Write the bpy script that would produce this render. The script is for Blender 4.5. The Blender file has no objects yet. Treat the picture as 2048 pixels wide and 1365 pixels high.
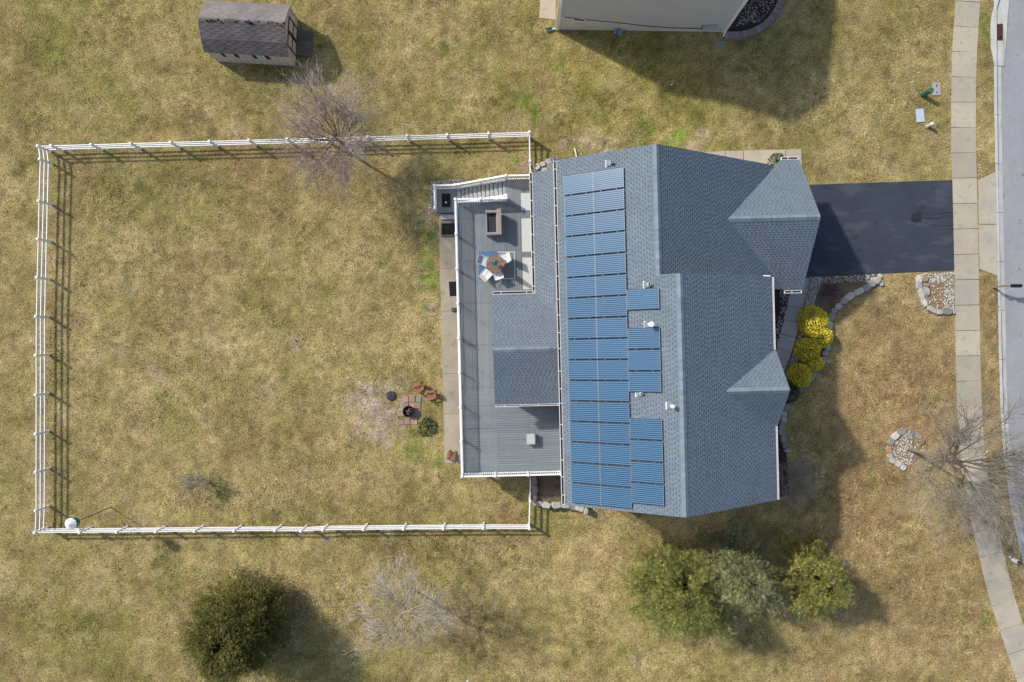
import bpy, bmesh, math, random
import numpy as np
from mathutils import Vector, Matrix, Euler

scene = bpy.context.scene
COL = scene.collection
# ------------------------------------------------------------------ camera, sky, sun, exposure
CAM_Z = 42.5                     # metres above the street-side lawn
cam_data = bpy.data.cameras.new('camera')
cam_data.sensor_width = 36.0
cam_data.lens = 24.0
cam_data.clip_start = 0.5
cam_data.clip_end = 3000.0
cam = bpy.data.objects.new('camera', cam_data)
COL.objects.link(cam)
cam.location = (0, 0, CAM_Z)
cam.rotation_euler = (0, 0, 0)   # straight down
scene.camera = cam

world = bpy.data.worlds.new('World')
scene.world = world
world.use_nodes = True
wn = world.node_tree
bg = wn.nodes['Background']
sky = wn.nodes.new('ShaderNodeTexSky')
sky.sky_type = 'NISHITA'
sky.sun_disc = False
SUN_TO = Vector((-1.05, 0.65, 1.0))
sky.sun_elevation = math.atan2(1.0, math.hypot(1.05, 0.65))
sky.sun_rotation = math.atan2(-1.05, 0.65)
sky.dust_density = 2.0
wn.links.new(sky.outputs[0], bg.inputs[0])
bg.inputs[1].default_value = 0.15

sun_data = bpy.data.lights.new('sun', 'SUN')
sun_data.energy = 3.6
sun_data.angle = math.radians(2.2)
sun_data.color = (1.0, 0.95, 0.86)
sun = bpy.data.objects.new('sun', sun_data)
COL.objects.link(sun)
sun.location = (-40, 25, 60)
sun.rotation_euler = (-SUN_TO).to_track_quat('-Z', 'Y').to_euler()

scene.view_settings.view_transform = 'Standard'
scene.view_settings.look = 'None'
scene.view_settings.exposure = 0.12
scene.view_settings.gamma = 1.0
scene.view_settings.use_curve_mapping = False

# ------------------------------------------------------------------ helpers
FPX = 1365.0
def terrain(x):
    """gentle fall from the street side (0) down to the back yard (-1.9)"""
    return -1.9 * np.clip((13.0 - np.asarray(x, float)) / 10.5, 0, 1)
def T(x): return float(terrain(x))
def at(px, py, z):
    k = (CAM_Z - z) / FPX
    return Vector(((px - 1024) * k, (682.5 - py) * k, z))
def ground(px, py, dz=0.0):
    z = -1.0
    for _ in range(12):
        z = T((px - 1024) / FPX * (CAM_Z - z - dz))
    p = at(px, py, z + dz)
    return p
TH = math.radians(1.4)
CT, ST = math.cos(TH), math.sin(TH)
def H(u, v, z=0.0):
    """house axes (u toward the street, v toward the neighbour) -> world"""
    return Vector((u * CT - v * ST, u * ST + v * CT, z))

class G:
    """collects polygons for one mesh"""
    def __init__(s): s.v = []; s.f = []; s.c = []
    def add(s, verts, faces, col=None):
        n = len(s.v)
        s.v += [tuple(p) for p in verts]
        s.f += [tuple(i + n for i in f) for f in faces]
        s.c += [col or (1, 1, 1, 1)] * len(verts)
        return s
    def hexa(s, b, t, col=None):
        return s.add(list(b) + list(t), [(3, 2, 1, 0), (4, 5, 6, 7), (0, 1, 5, 4), (1, 2, 6, 5), (2, 3, 7, 6), (3, 0, 4, 7)], col)
    def box(s, c, d, rz=0.0, M=None, col=None):
        x, y, z = d[0] / 2, d[1] / 2, d[2] / 2
        R = M or Matrix.Rotation(rz, 3, 'Z')
        c = Vector(c)
        p = [c + R @ Vector(q) for q in ((-x, -y, -z), (x, -y, -z), (x, y, -z), (-x, y, -z), (-x, -y, z), (x, -y, z), (x, y, z), (-x, y, z))]
        return s.hexa(p[:4], p[4:], col)
    def hbox(s, u0, u1, v0, v1, z0, z1, col=None):
        b = [H(u0, v0, z0), H(u1, v0, z0), H(u1, v1, z0), H(u0, v1, z0)]
        t = [H(u0, v0, z1), H(u1, v0, z1), H(u1, v1, z1), H(u0, v1, z1)]
        return s.hexa(b, t, col)
    def beam(s, a, b, w, h, up=Vector((0, 0, 1)), col=None):
        a, b = Vector(a), Vector(b)
        d = (b - a).normalized()
        side = d.cross(up)
        side = side.normalized() if side.length > 1e-4 else Vector((1, 0, 0))
        n = side.cross(d).normalized()
        q = [(-w / 2, -h / 2), (w / 2, -h / 2), (w / 2, h / 2), (-w / 2, h / 2)]
        return s.hexa([a + side * i + n * j for i, j in q], [b + side * i + n * j for i, j in q], col)
    def prism(s, poly, z0, z1, col=None):
        """poly: list of (x,y); z0,z1 floats or functions of x,y"""
        f0 = z0 if callable(z0) else (lambda x, y: z0)
        f1 = z1 if callable(z1) else (lambda x, y: z1)
        n = len(poly)
        b = [(x, y, f0(x, y)) for x, y in poly]; t = [(x, y, f1(x, y)) for x, y in poly]
        fs = [tuple(range(n - 1, -1, -1)), tuple(range(n, 2 * n))]
        fs += [(i, (i + 1) % n, n + (i + 1) % n, n + i) for i in range(n)]
        return s.add(b + t, fs, col)
    def tube(s, pts, radii, n=8, cap=True, col=None):
        pts = [Vector(p) for p in pts]
        base = len(s.v)
        vs = []
        for i, p in enumerate(pts):
            d = (pts[min(i + 1, len(pts) - 1)] - pts[max(i - 1, 0)]).normalized()
            a = d.orthogonal().normalized(); b = d.cross(a)
            r = radii[i] if hasattr(radii, '__len__') else radii
            vs += [p + (a * math.cos(2 * math.pi * k / n) + b * math.sin(2 * math.pi * k / n)) * r for k in range(n)]
        fs = []
        for i in range(len(pts) - 1):
            for k in range(n):
                fs.append((i * n + k, i * n + (k + 1) % n, (i + 1) * n + (k + 1) % n, (i + 1) * n + k))
        if cap:
            fs.append(tuple(range(n - 1, -1, -1))); fs.append(tuple(range((len(pts) - 1) * n, len(pts) * n)))
        return s.add(vs, fs, col)
    def lathe(s, c, prof, n=20, col=None):
        c = Vector(c); vs = []
        for r, z in prof:
            vs += [c + Vector((r * math.cos(2 * math.pi * k / n), r * math.sin(2 * math.pi * k / n), z)) for k in range(n)]
        fs = []
        for i in range(len(prof) - 1):
            for k in range(n):
                fs.append((i * n + k, i * n + (k + 1) % n, (i + 1) * n + (k + 1) % n, (i + 1) * n + k))
        fs.append(tuple(range(n - 1, -1, -1))); fs.append(tuple(range((len(prof) - 1) * n, len(prof) * n)))
        return s.add(vs, fs, col)

W = {}        # world origin of every object made here
def mesh_of(name, g, mat, origin=(0, 0, 0), smooth=False):
    me = bpy.data.meshes.new(name)
    o = Vector(origin)
    me.from_pydata([(p[0] - o.x, p[1] - o.y, p[2] - o.z) for p in g.v], [], g.f)
    if any(c != (1, 1, 1, 1) for c in g.c):
        a = me.color_attributes.new('tint', 'FLOAT_COLOR', 'POINT')
        a.data.foreach_set('color', np.array(g.c, np.float32).ravel())
    me.materials.append(mat)
    if smooth:
        me.polygons.foreach_set('use_smooth', [True] * len(me.polygons))
    me.update()
    return me
def part(name, g, mat, parent, smooth=False, label=None, kind=None):
    o = bpy.data.objects.new(name, mesh_of(name, g, mat, W[parent.name], smooth))
    COL.objects.link(o)
    o.parent = parent
    W[o.name] = W[parent.name]
    if label: o['label'] = label
    if kind: o['kind'] = kind
    return o
def place(name, mesh, parent, loc, rot=None, kind=None):
    """a part that shares its mesh; loc in world space"""
    o = bpy.data.objects.new(name, mesh)
    COL.objects.link(o)
    o.parent = parent
    o.location = Vector(loc) - Vector(W[parent.name])
    if rot is not None: o.rotation_euler = rot
    W[o.name] = tuple(loc)
    if kind: o['kind'] = kind
    return o
def tag(o, label=None, cat=None, group=None, kind=None):
    for k, v in (('label', label), ('category', cat), ('group', group), ('kind', kind)):
        if v: o[k] = v
    return o
def thing(name, label, cat, loc, group=None, kind=None):
    o = bpy.data.objects.new(name, None)
    o.empty_display_size = 0.3
    COL.objects.link(o)
    o.location = loc
    W[o.name] = tuple(loc)
    return tag(o, label, cat, group, kind)
def single(name, g, mat, label, cat, loc, group=None, smooth=False, kind=None):
    o = bpy.data.objects.new(name, mesh_of(name, g, mat, loc, smooth))
    COL.objects.link(o)
    o.location = loc
    W[o.name] = tuple(loc)
    return tag(o, label, cat, group, kind)

# ------------------------------------------------------------------ materials
def material(name, col, rough=0.8, var=0.15, scale=3.0, fine=None, bump=0.0, bscale=60.0, tint=False, metal=0.0, island=0.0, spec=0.3, stain=None, obj=0.0):
    m = bpy.data.materials.new(name)
    m.use_nodes = True
    nt = m.node_tree; N = nt.nodes; L = nt.links
    b = N['Principled BSDF']
    b.inputs['Roughness'].default_value = rough
    b.inputs['Metallic'].default_value = metal
    b.inputs['Specular IOR Level'].default_value = spec
    geo = N.new('ShaderNodeNewGeometry')
    src = geo.outputs['Position']
    rgb = N.new('ShaderNodeRGB'); rgb.outputs[0].default_value = (*col, 1)
    out = rgb.outputs[0]
    def mul(a, fac_socket, lo, hi):
        mr = N.new('ShaderNodeMapRange')
        mr.inputs['To Min'].default_value = lo; mr.inputs['To Max'].default_value = hi
        mr.inputs['From Min'].default_value = 0.25; mr.inputs['From Max'].default_value = 0.75
        L.new(fac_socket, mr.inputs['Value'])
        vm = N.new('ShaderNodeVectorMath'); vm.operation = 'SCALE'
        L.new(a, vm.inputs[0]); L.new(mr.outputs[0], vm.inputs['Scale'])
        return vm.outputs[0]
    if tint:
        at_ = N.new('ShaderNodeAttribute'); at_.attribute_name = 'tint'
        vm = N.new('ShaderNodeVectorMath'); vm.operation = 'MULTIPLY'
        L.new(out, vm.inputs[0]); L.new(at_.outputs['Color'], vm.inputs[1]); out = vm.outputs[0]
    if var:
        n = N.new('ShaderNodeTexNoise'); n.inputs['Scale'].default_value = scale; n.inputs['Detail'].default_value = 6
        n.inputs['Roughness'].default_value = 0.65
        L.new(src, n.inputs['Vector'])
        out = mul(out, n.outputs['Fac'], 1 - var, 1 + var)
    if fine:
        n = N.new('ShaderNodeTexNoise'); n.inputs['Scale'].default_value = fine[0]; n.inputs['Detail'].default_value = 3
        L.new(src, n.inputs['Vector'])
        out = mul(out, n.outputs['Fac'], 1 - fine[1], 1 + fine[1])
    if island:
        ri = N.new('ShaderNodeMapRange'); ri.inputs['To Min'].default_value = 1 - island; ri.inputs['To Max'].default_value = 1 + island
        L.new(geo.outputs['Random Per Island'], ri.inputs['Value'])
        vm = N.new('ShaderNodeVectorMath'); vm.operation = 'SCALE'
        L.new(out, vm.inputs[0]); L.new(ri.outputs[0], vm.inputs['Scale']); out = vm.outputs[0]
    if obj:
        oi = N.new('ShaderNodeObjectInfo')
        ri = N.new('ShaderNodeMapRange'); ri.inputs['To Min'].default_value = 1 - obj; ri.inputs['To Max'].default_value = 1 + obj
        L.new(oi.outputs['Random'], ri.inputs['Value'])
        vm = N.new('ShaderNodeVectorMath'); vm.operation = 'SCALE'
        L.new(out, vm.inputs[0]); L.new(ri.outputs[0], vm.inputs['Scale']); out = vm.outputs[0]
    for st in (stain or []):     # (scale, threshold, colour, strength, stretch)
        mp = N.new('ShaderNodeMapping'); mp.inputs['Scale'].default_value = st[4]
        L.new(src, mp.inputs['Vector'])
        n = N.new('ShaderNodeTexNoise'); n.inputs['Scale'].default_value = st[0]; n.inputs['Detail'].default_value = 5
        L.new(mp.outputs[0], n.inputs['Vector'])
        mr = N.new('ShaderNodeMapRange'); mr.inputs['From Min'].default_value = st[1]; mr.inputs['From Max'].default_value = st[1] + 0.1
        mr.inputs['To Max'].default_value = st[3]
        L.new(n.outputs['Fac'], mr.inputs['Value'])
        mx = N.new('ShaderNodeMix'); mx.data_type = 'RGBA'
        L.new(mr.outputs[0], mx.inputs['Factor']); L.new(out, mx.inputs['A']); mx.inputs['B'].default_value = (*st[2], 1)
        out = mx.outputs['Result']
    L.new(out, b.inputs['Base Color'])
    if bump:
        n = N.new('ShaderNodeTexNoise'); n.inputs['Scale'].default_value = bscale; n.inputs['Detail'].default_value = 3
        L.new(src, n.inputs['Vector'])
        bp = N.new('ShaderNodeBump'); bp.inputs['Strength'].default_value = bump; bp.inputs['Distance'].default_value = 0.02
        L.new(n.outputs['Fac'], bp.inputs['Height']); L.new(bp.outputs[0], b.inputs['Normal'])
    return m

M = {}
def mk(key, *a, **k): M[key] = material(key, *a, **k); return M[key]
mk('lawn', (.92, .92, .92), 0.95, 0.12, 0.9, fine=(12, 0.6), bump=0.9, bscale=14, tint=True, spec=0.1)
mk('blades', (1, 1, 1), 0.85, 0.0, tint=True, spec=0.15, island=0.28)
mk('leaf_litter', (0.30, 0.155, 0.06), 0.8, 0.0, island=0.5, spec=0.2)
mk('concrete', (0.43, 0.375, 0.29), 0.9, 0.13, 1.1, fine=(28, 0.08), bump=0.2, bscale=90, obj=0.12, stain=[(0.45, 0.52, (0.33, 0.325, 0.285), 0.6, (1, 1, 1)), (2.2, 0.56, (0.28, 0.265, 0.225), 0.55, (1, 1, 1))])
mk('slab_concrete', (0.36, 0.315, 0.24), 0.9, 0.2, 0.9, fine=(25, 0.08), bump=0.2, bscale=90, stain=[(1.4, 0.56, (0.20, 0.185, 0.15), 0.55, (1, 1, 1))])
mk('walk_concrete', (0.40, 0.37, 0.335), 0.9, 0.12, 1.3, fine=(28, 0.08), bump=0.2, bscale=90, obj=0.08)
mk('kerb', (0.50, 0.49, 0.465), 0.9, 0.14, 1.2, fine=(20, 0.1), bump=0.2, stain=[(1.2, 0.55, (0.27, 0.265, 0.25), 0.5, (3, 0.4, 1))])
mk('road', (0.30, 0.307, 0.325), 0.95, 0.09, 0.7, fine=(26, 0.22), bump=0.5, bscale=70, stain=[(1.7, 0.64, (0.09, 0.09, 0.09), 0.7, (1.4, 1, 1)), (0.5, 0.56, (0.275, 0.265, 0.285), 0.6, (1.6, 0.5, 1))])
mk('driveway', (0.036, 0.046, 0.064), 0.7, 0.2, 0.5, fine=(30, 0.2), bump=0.3, bscale=80, spec=0.35, stain=[(0.9, 0.54, (0.062, 0.072, 0.087), 0.8, (0.6, 1.6, 1)), (1.6, 0.64, (0.016, 0.018, 0.023), 0.8, (0.6, 1.4, 1)), (5, 0.74, (0.13, 0.13, 0.13), 0.6, (1, 1, 1))])
mk('dark_tar', (0.022, 0.026, 0.035), 0.5, 0.2, 5)
mk('shingle', (0.152, 0.187, 0.225), 0.92, 0.10, 1.1, fine=(45, 0.10), bump=0.25, bscale=120, tint=True, island=0.06, spec=0.25)
mk('ridge_cap', (0.185, 0.222, 0.258), 0.92, 0.08, 2.0, fine=(45, 0.1), island=0.13, spec=0.2)
mk('shed_cap', (0.15, 0.135, 0.13), 0.95, 0.3, 2, island=.3)
mk('shed_shingle', (0.125, 0.112, 0.110), 0.95, 0.25, 0.7, fine=(35, 0.15), tint=True, island=0.07, spec=0.15)
mk('vinyl_white', (0.86, 0.87, 0.88), 0.4, 0.03, 2.0, spec=0.4)
mk('trim_white', (0.74, 0.74, 0.72), 0.5, 0.04, 2.0)
mk('gutter_dirt', (0.055, 0.042, 0.035), 0.95, 0.4, 5)
mk('beige_siding', (0.52, 0.485, 0.44), 0.7, 0.05, 0.6)
mk('house_siding', (0.42, 0.41, 0.38), 0.7, 0.05, 0.6)
mk('foundation', (0.62, 0.565, 0.50), 0.9, 0.08, 1.0, fine=(20, 0.05))
mk('shed_wood', (0.55, 0.48, 0.39), 0.8, 0.06, 1.5)
mk('maroon', (0.10, 0.018, 0.016), 0.6, 0.1, 3)
mk('weathered_wood', (0.135, 0.115, 0.09), 0.9, 0.2, 3, obj=0.15)
mk('deck_board', (0.195, 0.225, 0.252), 0.75, 0.06, 1.2, fine=(30, 0.06), bump=0.08, obj=0.07, spec=0.3)
mk('deck_frame', (0.12, 0.105, 0.085), 0.9, 0.1, 3)
mk('stair_tread', (0.42, 0.43, 0.42), 0.8, 0.28, 6.0, fine=(24, 0.1), obj=0.08)
mk('window_light', (0.56, 0.58, 0.55), 0.6, 0.05, 1.5, fine=(12, 0.05))  # pale colour standing for sunlight thrown back by the windows
mk('dark_mat', (0.012, 0.012, 0.016), 0.9, 0.2, 8)
mk('wicker', (0.29, 0.25, 0.235), 0.9, 0.12, 6, fine=(60, 0.25), bump=0.5, bscale=90)
mk('webbing', (0.05, 0.065, 0.09), 0.8, 0.1, 8)
mk('white_sling', (0.72, 0.71, 0.70), 0.7, 0.04, 4)
mk('grey_sling', (0.48, 0.51, 0.53), 0.7, 0.1, 9, fine=(40, 0.1))
mk('rug_blue', (0.085, 0.17, 0.30), 0.95, 0.2, 6, fine=(50, 0.15))
mk('rug_white', (0.66, 0.66, 0.66), 0.95, 0.05, 6)
mk('rug_grey', (0.17, 0.20, 0.225), 0.95, 0.1, 6, fine=(40, 0.1))
mk('table_wood', (0.21, 0.135, 0.10), 0.7, 0.35, 5, fine=(22, 0.3), obj=0.22)
mk('teal_cloth', (0.05, 0.33, 0.36), 0.8, 0.25, 10)
mk('glass_top', (0.42, 0.52, 0.52), 0.12, 0.05, 2, spec=0.5)
mk('cedar', (0.30, 0.135, 0.075), 0.8, 0.2, 8, obj=0.12)
mk('black_steel', (0.014, 0.014, 0.015), 0.55, 0.2, 8, spec=0.4)
mk('ash', (0.05, 0.047, 0.045), 0.95, 0.5, 12)
mk('log', (0.16, 0.08, 0.045), 0.9, 0.3, 14)
mk('paver_red', (0.36, 0.22, 0.185), 0.9, 0.15, 5, fine=(30, 0.1), obj=0.14)
mk('paver_grey', (0.25, 0.22, 0.21), 0.9, 0.15, 5, fine=(30, 0.1), obj=0.14)
mk('edge_brick', (0.27, 0.205, 0.20), 0.9, 0.12, 5, fine=(30, 0.1), obj=0.15)
mk('mulch', (0.058, 0.030, 0.024), 0.95, 0.4, 9, fine=(45, 0.5), bump=1.0, bscale=40)
mk('bed_litter', (0.25, 0.175, 0.105), 0.95, 0.35, 4, fine=(30, 0.5), bump=0.9, bscale=35)
mk('bed_soil', (0.155, 0.118, 0.072), 0.95, 0.4, 3, fine=(30, 0.45), bump=0.9, bscale=35)
mk('stone_grey', (0.27, 0.255, 0.235), 0.9, 0.25, 4, fine=(25, 0.2), bump=0.5, bscale=25, obj=0.22)
mk('stone_pale', (0.44, 0.42, 0.38), 0.9, 0.2, 4, fine=(25, 0.15), bump=0.5, bscale=25, obj=0.2)
mk('stone_tan', (0.34, 0.21, 0.12), 0.9, 0.2, 4, fine=(25, 0.15), bump=0.5, bscale=25, obj=0.15)
mk('pebble', (0.46, 0.435, 0.395), 0.8, 0.0, island=0.4)
mk('bark', (0.26, 0.245, 0.215), 0.95, 0.2, 8, tint=True)
mk('twig', (0.34, 0.315, 0.295), 0.9, 0.0, tint=True, island=0.2)
mk('needle', (1, 1, 1), 0.75, 0.0, tint=True, island=0.22, spec=0.25)
mk('gold_leaf', (0.74, 0.64, 0.075), 0.6, 0.0, island=0.5, spec=0.3)
mk('shrub_leaf', (0.085, 0.12, 0.05), 0.7, 0.0, island=0.5)
mk('purple_leaf', (0.10, 0.045, 0.05), 0.8, 0.0, island=0.4)
mk('grate_rust', (0.12, 0.045, 0.03), 0.8, 0.3, 9)
mk('dark_void', (0.012, 0.012, 0.012), 0.95, 0.0)
mk('teal_paint', (0.03, 0.24, 0.20), 0.5, 0.1, 5)
mk('green_cap', (0.045, 0.13, 0.10), 0.5, 0.1, 5)
mk('green_plastic', (0.03, 0.10, 0.08), 0.5, 0.1, 5)
mk('pale_plastic', (0.55, 0.57, 0.50), 0.5, 0.05, 5)
mk('grey_plastic', (0.36, 0.34, 0.35), 0.7, 0.1, 9)
mk('blue_grey_lid', (0.46, 0.52, 0.62), 0.6, 0.06, 5)
mk('meter_grey', (0.40, 0.45, 0.47), 0.45, 0.05, 5)
mk('meter_blue', (0.22, 0.31, 0.42), 0.5, 0.1, 8)
mk('cable', (0.05, 0.05, 0.055), 0.7, 0.0)
mk('mailbox_black', (0.012, 0.015, 0.022), 0.45, 0.1, 5, spec=0.4)
mk('post_wood', (0.24, 0.18, 0.12), 0.9, 0.2, 6)
mk('window_glass', (0.03, 0.045, 0.06), 0.08, 0.0, spec=0.6)
mk('pipe_white', (0.74, 0.74, 0.73), 0.5, 0.03, 4)
mk('flash_grey', (0.33, 0.37, 0.42), 0.5, 0.05, 4)
mk('panel_frame', (0.22, 0.25, 0.28), 0.5, 0.0, metal=0.3)

def panel_material():
    m = bpy.data.materials.new('solar_cells'); m.use_nodes = True
    nt = m.node_tree; N = nt.nodes; L = nt.links; b = N['Principled BSDF']
    tc = N.new('ShaderNodeTexCoord'); sp = N.new('ShaderNodeSeparateXYZ'); L.new(tc.outputs['Object'], sp.inputs[0])
    def line(sock, pitch, half, soft):
        a = N.new('ShaderNodeMath'); a.operation = 'DIVIDE'; L.new(sock, a.inputs[0]); a.inputs[1].default_value = pitch
        f = N.new('ShaderNodeMath'); f.operation = 'FRACT'; L.new(a.outputs[0], f.inputs[0])
        d = N.new('ShaderNodeMath'); d.operation = 'SUBTRACT'; L.new(f.outputs[0], d.inputs[0]); d.inputs[1].default_value = 0.5
        e = N.new('ShaderNodeMath'); e.operation = 'ABSOLUTE'; L.new(d.outputs[0], e.inputs[0])
        mr = N.new('ShaderNodeMapRange'); L.new(e.outputs[0], mr.inputs[0])
        mr.inputs['From Min'].default_value = half + soft; mr.inputs['From Max'].default_value = half
        return mr.outputs[0]
    bus = line(sp.outputs['Y'], 0.1005, 0.17, 0.10)
    grid = line(sp.outputs['X'], 0.161, 0.03, 0.02)
    noi = N.new('ShaderNodeTexNoise'); noi.inputs['Scale'].default_value = 5.5; gp_ = N.new('ShaderNodeNewGeometry'); L.new(gp_.outputs['Position'], noi.inputs['Vector'])
    oi = N.new('ShaderNodeObjectInfo')
    base = N.new('ShaderNodeMix'); base.data_type = 'RGBA'
    base.inputs['A'].default_value = (0.008, 0.044, 0.112, 1); base.inputs['B'].default_value = (0.016, 0.067, 0.152, 1)
    ad = N.new('ShaderNodeMath'); ad.operation = 'MULTIPLY_ADD'; ad.inputs[1].default_value = 1.6; L.new(noi.outputs['Fac'], ad.inputs[0])
    sb_ = N.new('ShaderNodeMath'); sb_.operation = 'SUBTRACT'; L.new(oi.outputs['Random'], sb_.inputs[0]); sb_.inputs[1].default_value = .8; L.new(sb_.outputs[0], ad.inputs[2]); ad.use_clamp = True
    L.new(ad.outputs[0], base.inputs['Factor'])
    m1 = N.new('ShaderNodeMix'); m1.data_type = 'RGBA'
    L.new(bus, m1.inputs['Factor']); L.new(base.outputs['Result'], m1.inputs['A']); m1.inputs['B'].default_value = (0.10, 0.205, 0.315, 1)
    m2 = N.new('ShaderNodeMix'); m2.data_type = 'RGBA'
    g2 = N.new('ShaderNodeMath'); g2.operation = 'MULTIPLY'; L.new(grid, g2.inputs[0]); g2.inputs[1].default_value = 0.3
    L.new(g2.outputs[0], m2.inputs['Factor']); L.new(m1.outputs['Result'], m2.inputs['A']); m2.inputs['B'].default_value = (0.02, 0.05, 0.12, 1)
    L.new(m2.outputs['Result'], b.inputs['Base Color'])
    b.inputs['Roughness'].default_value = 0.28
    b.inputs['Specular IOR Level'].default_value = 0.4
    return m
M['solar_cells'] = panel_material()

# ------------------------------------------------------------------ lawn colour field
def _hash(ix, iy, seed):
    n = (ix.astype(np.int64) * 374761393 + iy.astype(np.int64) * 668265263 + seed * 1442695041) & 0x7fffffff
    n = ((n ^ (n >> 13)) * 1274126177) & 0x7fffffff
    return ((n ^ (n >> 16)) & 0xffff) / 65535.0
def vnoise(x, y, s, seed):
    x = x / s; y = y / s
    ix = np.floor(x); iy = np.floor(y); fx = x - ix; fy = y - iy
    fx = fx * fx * (3 - 2 * fx); fy = fy * fy * (3 - 2 * fy)
    a = _hash(ix, iy, seed); b = _hash(ix + 1, iy, seed); c = _hash(ix, iy + 1, seed); d = _hash(ix + 1, iy + 1, seed)
    return (a * (1 - fx) + b * fx) * (1 - fy) + (c * (1 - fx) + d * fx) * fy
def sstep(a, b, x):
    t = np.clip((x - a) / (b - a), 0, 1); return t * t * (3 - 2 * t)
# clumps of a different green in the lawn, plus one painted birdhouse shadow: centre and radius in metres (through the photo grid), strength
def spots(px, py, lst):
    m = np.zeros_like(px); wob = (vnoise(px, py, 9, 77) - .5) * 1.3
    for (cx, cy, r, k) in lst:
        i = np.nonzero((abs(px - cx) < r * 1.8) & (abs(py - cy) < r * 1.8))[0]
        if len(i) == 0: continue
        d = np.hypot(px[i] - cx, py[i] - cy) + wob[i] * r
        m[i] = np.maximum(m[i], k * (1 - sstep(r * 0.55, r * 1.05, d)))
    return m
DARK = [(885, 97, 22, .9), (285, 380, 18, .8), (1365, 285, 14, .6), (296, 380, 14, .7), (226, 662, 15, .7), (315, 1110, 20, .7), (1345, 190, 30, .75),
        (1513, 240, 28, .75), (1470, 295, 18, .6), (872, 1103, 20, .6), (40, 340, 14, .8), (520, 745, 16, .3), (110, 700, 20, .3), (340, 1085, 14, .5), (1450, 1090, 40, .5), (1640, 1010, 30, .4), (500, 150, 90, .5)]  # the entry below the birdhouse is its cast shadow, painted into the grass
BRIGHT = [(1060, 215, 24, .8), (1045, 200, 14, .6), (860, 470, 16, .9), (855, 520, 22, .95), (858, 560, 20, .9), (845, 470, 12, .7), (1300, 260, 18, .6), (1358, 276, 22, .9), (1282, 285, 14, .7), (1335, 280, 14, .5), (1150, 300, 14, .5),
          (1968, 60, 12, .8), (1965, 40, 12, .7), (1120, 130, 16, .5), (1030, 320, 10, .7), (845, 895, 30, .55), (862, 905, 22, .6), (1750, 960, 14, .6), (1975, 1240, 16, .7), (1925, 1230, 14, .4), (2040, 1115, 14, .8), (1580, 790, 20, .9),
          (880, 930, 12, .6), (820, 905, 20, .5), (900, 940, 10, .5), (1810, 1060, 10, .4), (1100, 1030, 60, .4), (1270, 1060, 40, .3)]
BARE = [(760, 820, 62, .95), (770, 870, 34, .9), (725, 800, 40, .6), (800, 775, 26, .5), (1175, 290, 20, .8), (1215, 290, 22, .7), (1385, 290, 16, .9), (1260, 305, 18, .6), (1050, 335, 14, .7), (850, 440, 14, .8), (860, 620, 14, .6), (840, 450, 18, .5),
        (2030, 1150, 14, .6), (1870, 600, 30, .4), (590, 690, 22, .35), (420, 690, 30, .3), (1400, 280, 20, .5), (1180, 270, 20, .5), (880, 640, 10, .5)]
BROWN = [(160, 330, 60, .6), (300, 285, 80, .5), (480, 310, 90, .8), (640, 340, 90, .7), (560, 420, 60, .4), (1030, 1035, 40, .7), (900, 1050, 60, .4), (1420, 1085, 40, .7), (1750, 640, 140, .6), (1780, 800, 160, .75), (1720, 980, 110, .8), (1700, 1080, 90, .7),
         (1980, 620, 40, .8), (1980, 800, 60, .8), (1960, 560, 40, .7), (100, 600, 40, .4), (110, 480, 40, .5), (80, 1040, 20, .7), (130, 1060, 30, .5), (1100, 1075, 30, .4), (1850, 1180, 120, .5), (1700, 850, 60, .7), (800, 1075, 120, .5), (1350, 1150, 60, .5), (60, 170, 50, .4)]
_rs = random.Random(17)
for _ in range(34): DARK.append((_rs.uniform(1085, 1420), _rs.uniform(225, 312), _rs.uniform(6, 14), _rs.uniform(.4, .8)))
for _ in range(22): BARE.append((_rs.uniform(1120, 1420), _rs.uniform(265, 312), _rs.uniform(5, 12), _rs.uniform(.5, .9)))
for _ in range(16): BRIGHT.append((_rs.uniform(836, 874), _rs.uniform(430, 640), _rs.uniform(5, 10), _rs.uniform(.4, .8)))
for _ in range(14): BARE.append((_rs.uniform(834, 876), _rs.uniform(420, 700), _rs.uniform(5, 9), _rs.uniform(.4, .8)))
for _ in range(26): DARK.append((_rs.uniform(690, 850), _rs.uniform(770, 910), _rs.uniform(4, 9), _rs.uniform(.4, .8)))
for _ in range(70): DARK.append((_rs.uniform(10, 1880), _rs.uniform(10, 1350), _rs.uniform(5, 11), _rs.uniform(.25, .6)))
for _ in range(50): BARE.append((_rs.uniform(10, 1880), _rs.uniform(10, 1350), _rs.uniform(8, 24), _rs.uniform(.15, .4)))
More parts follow.
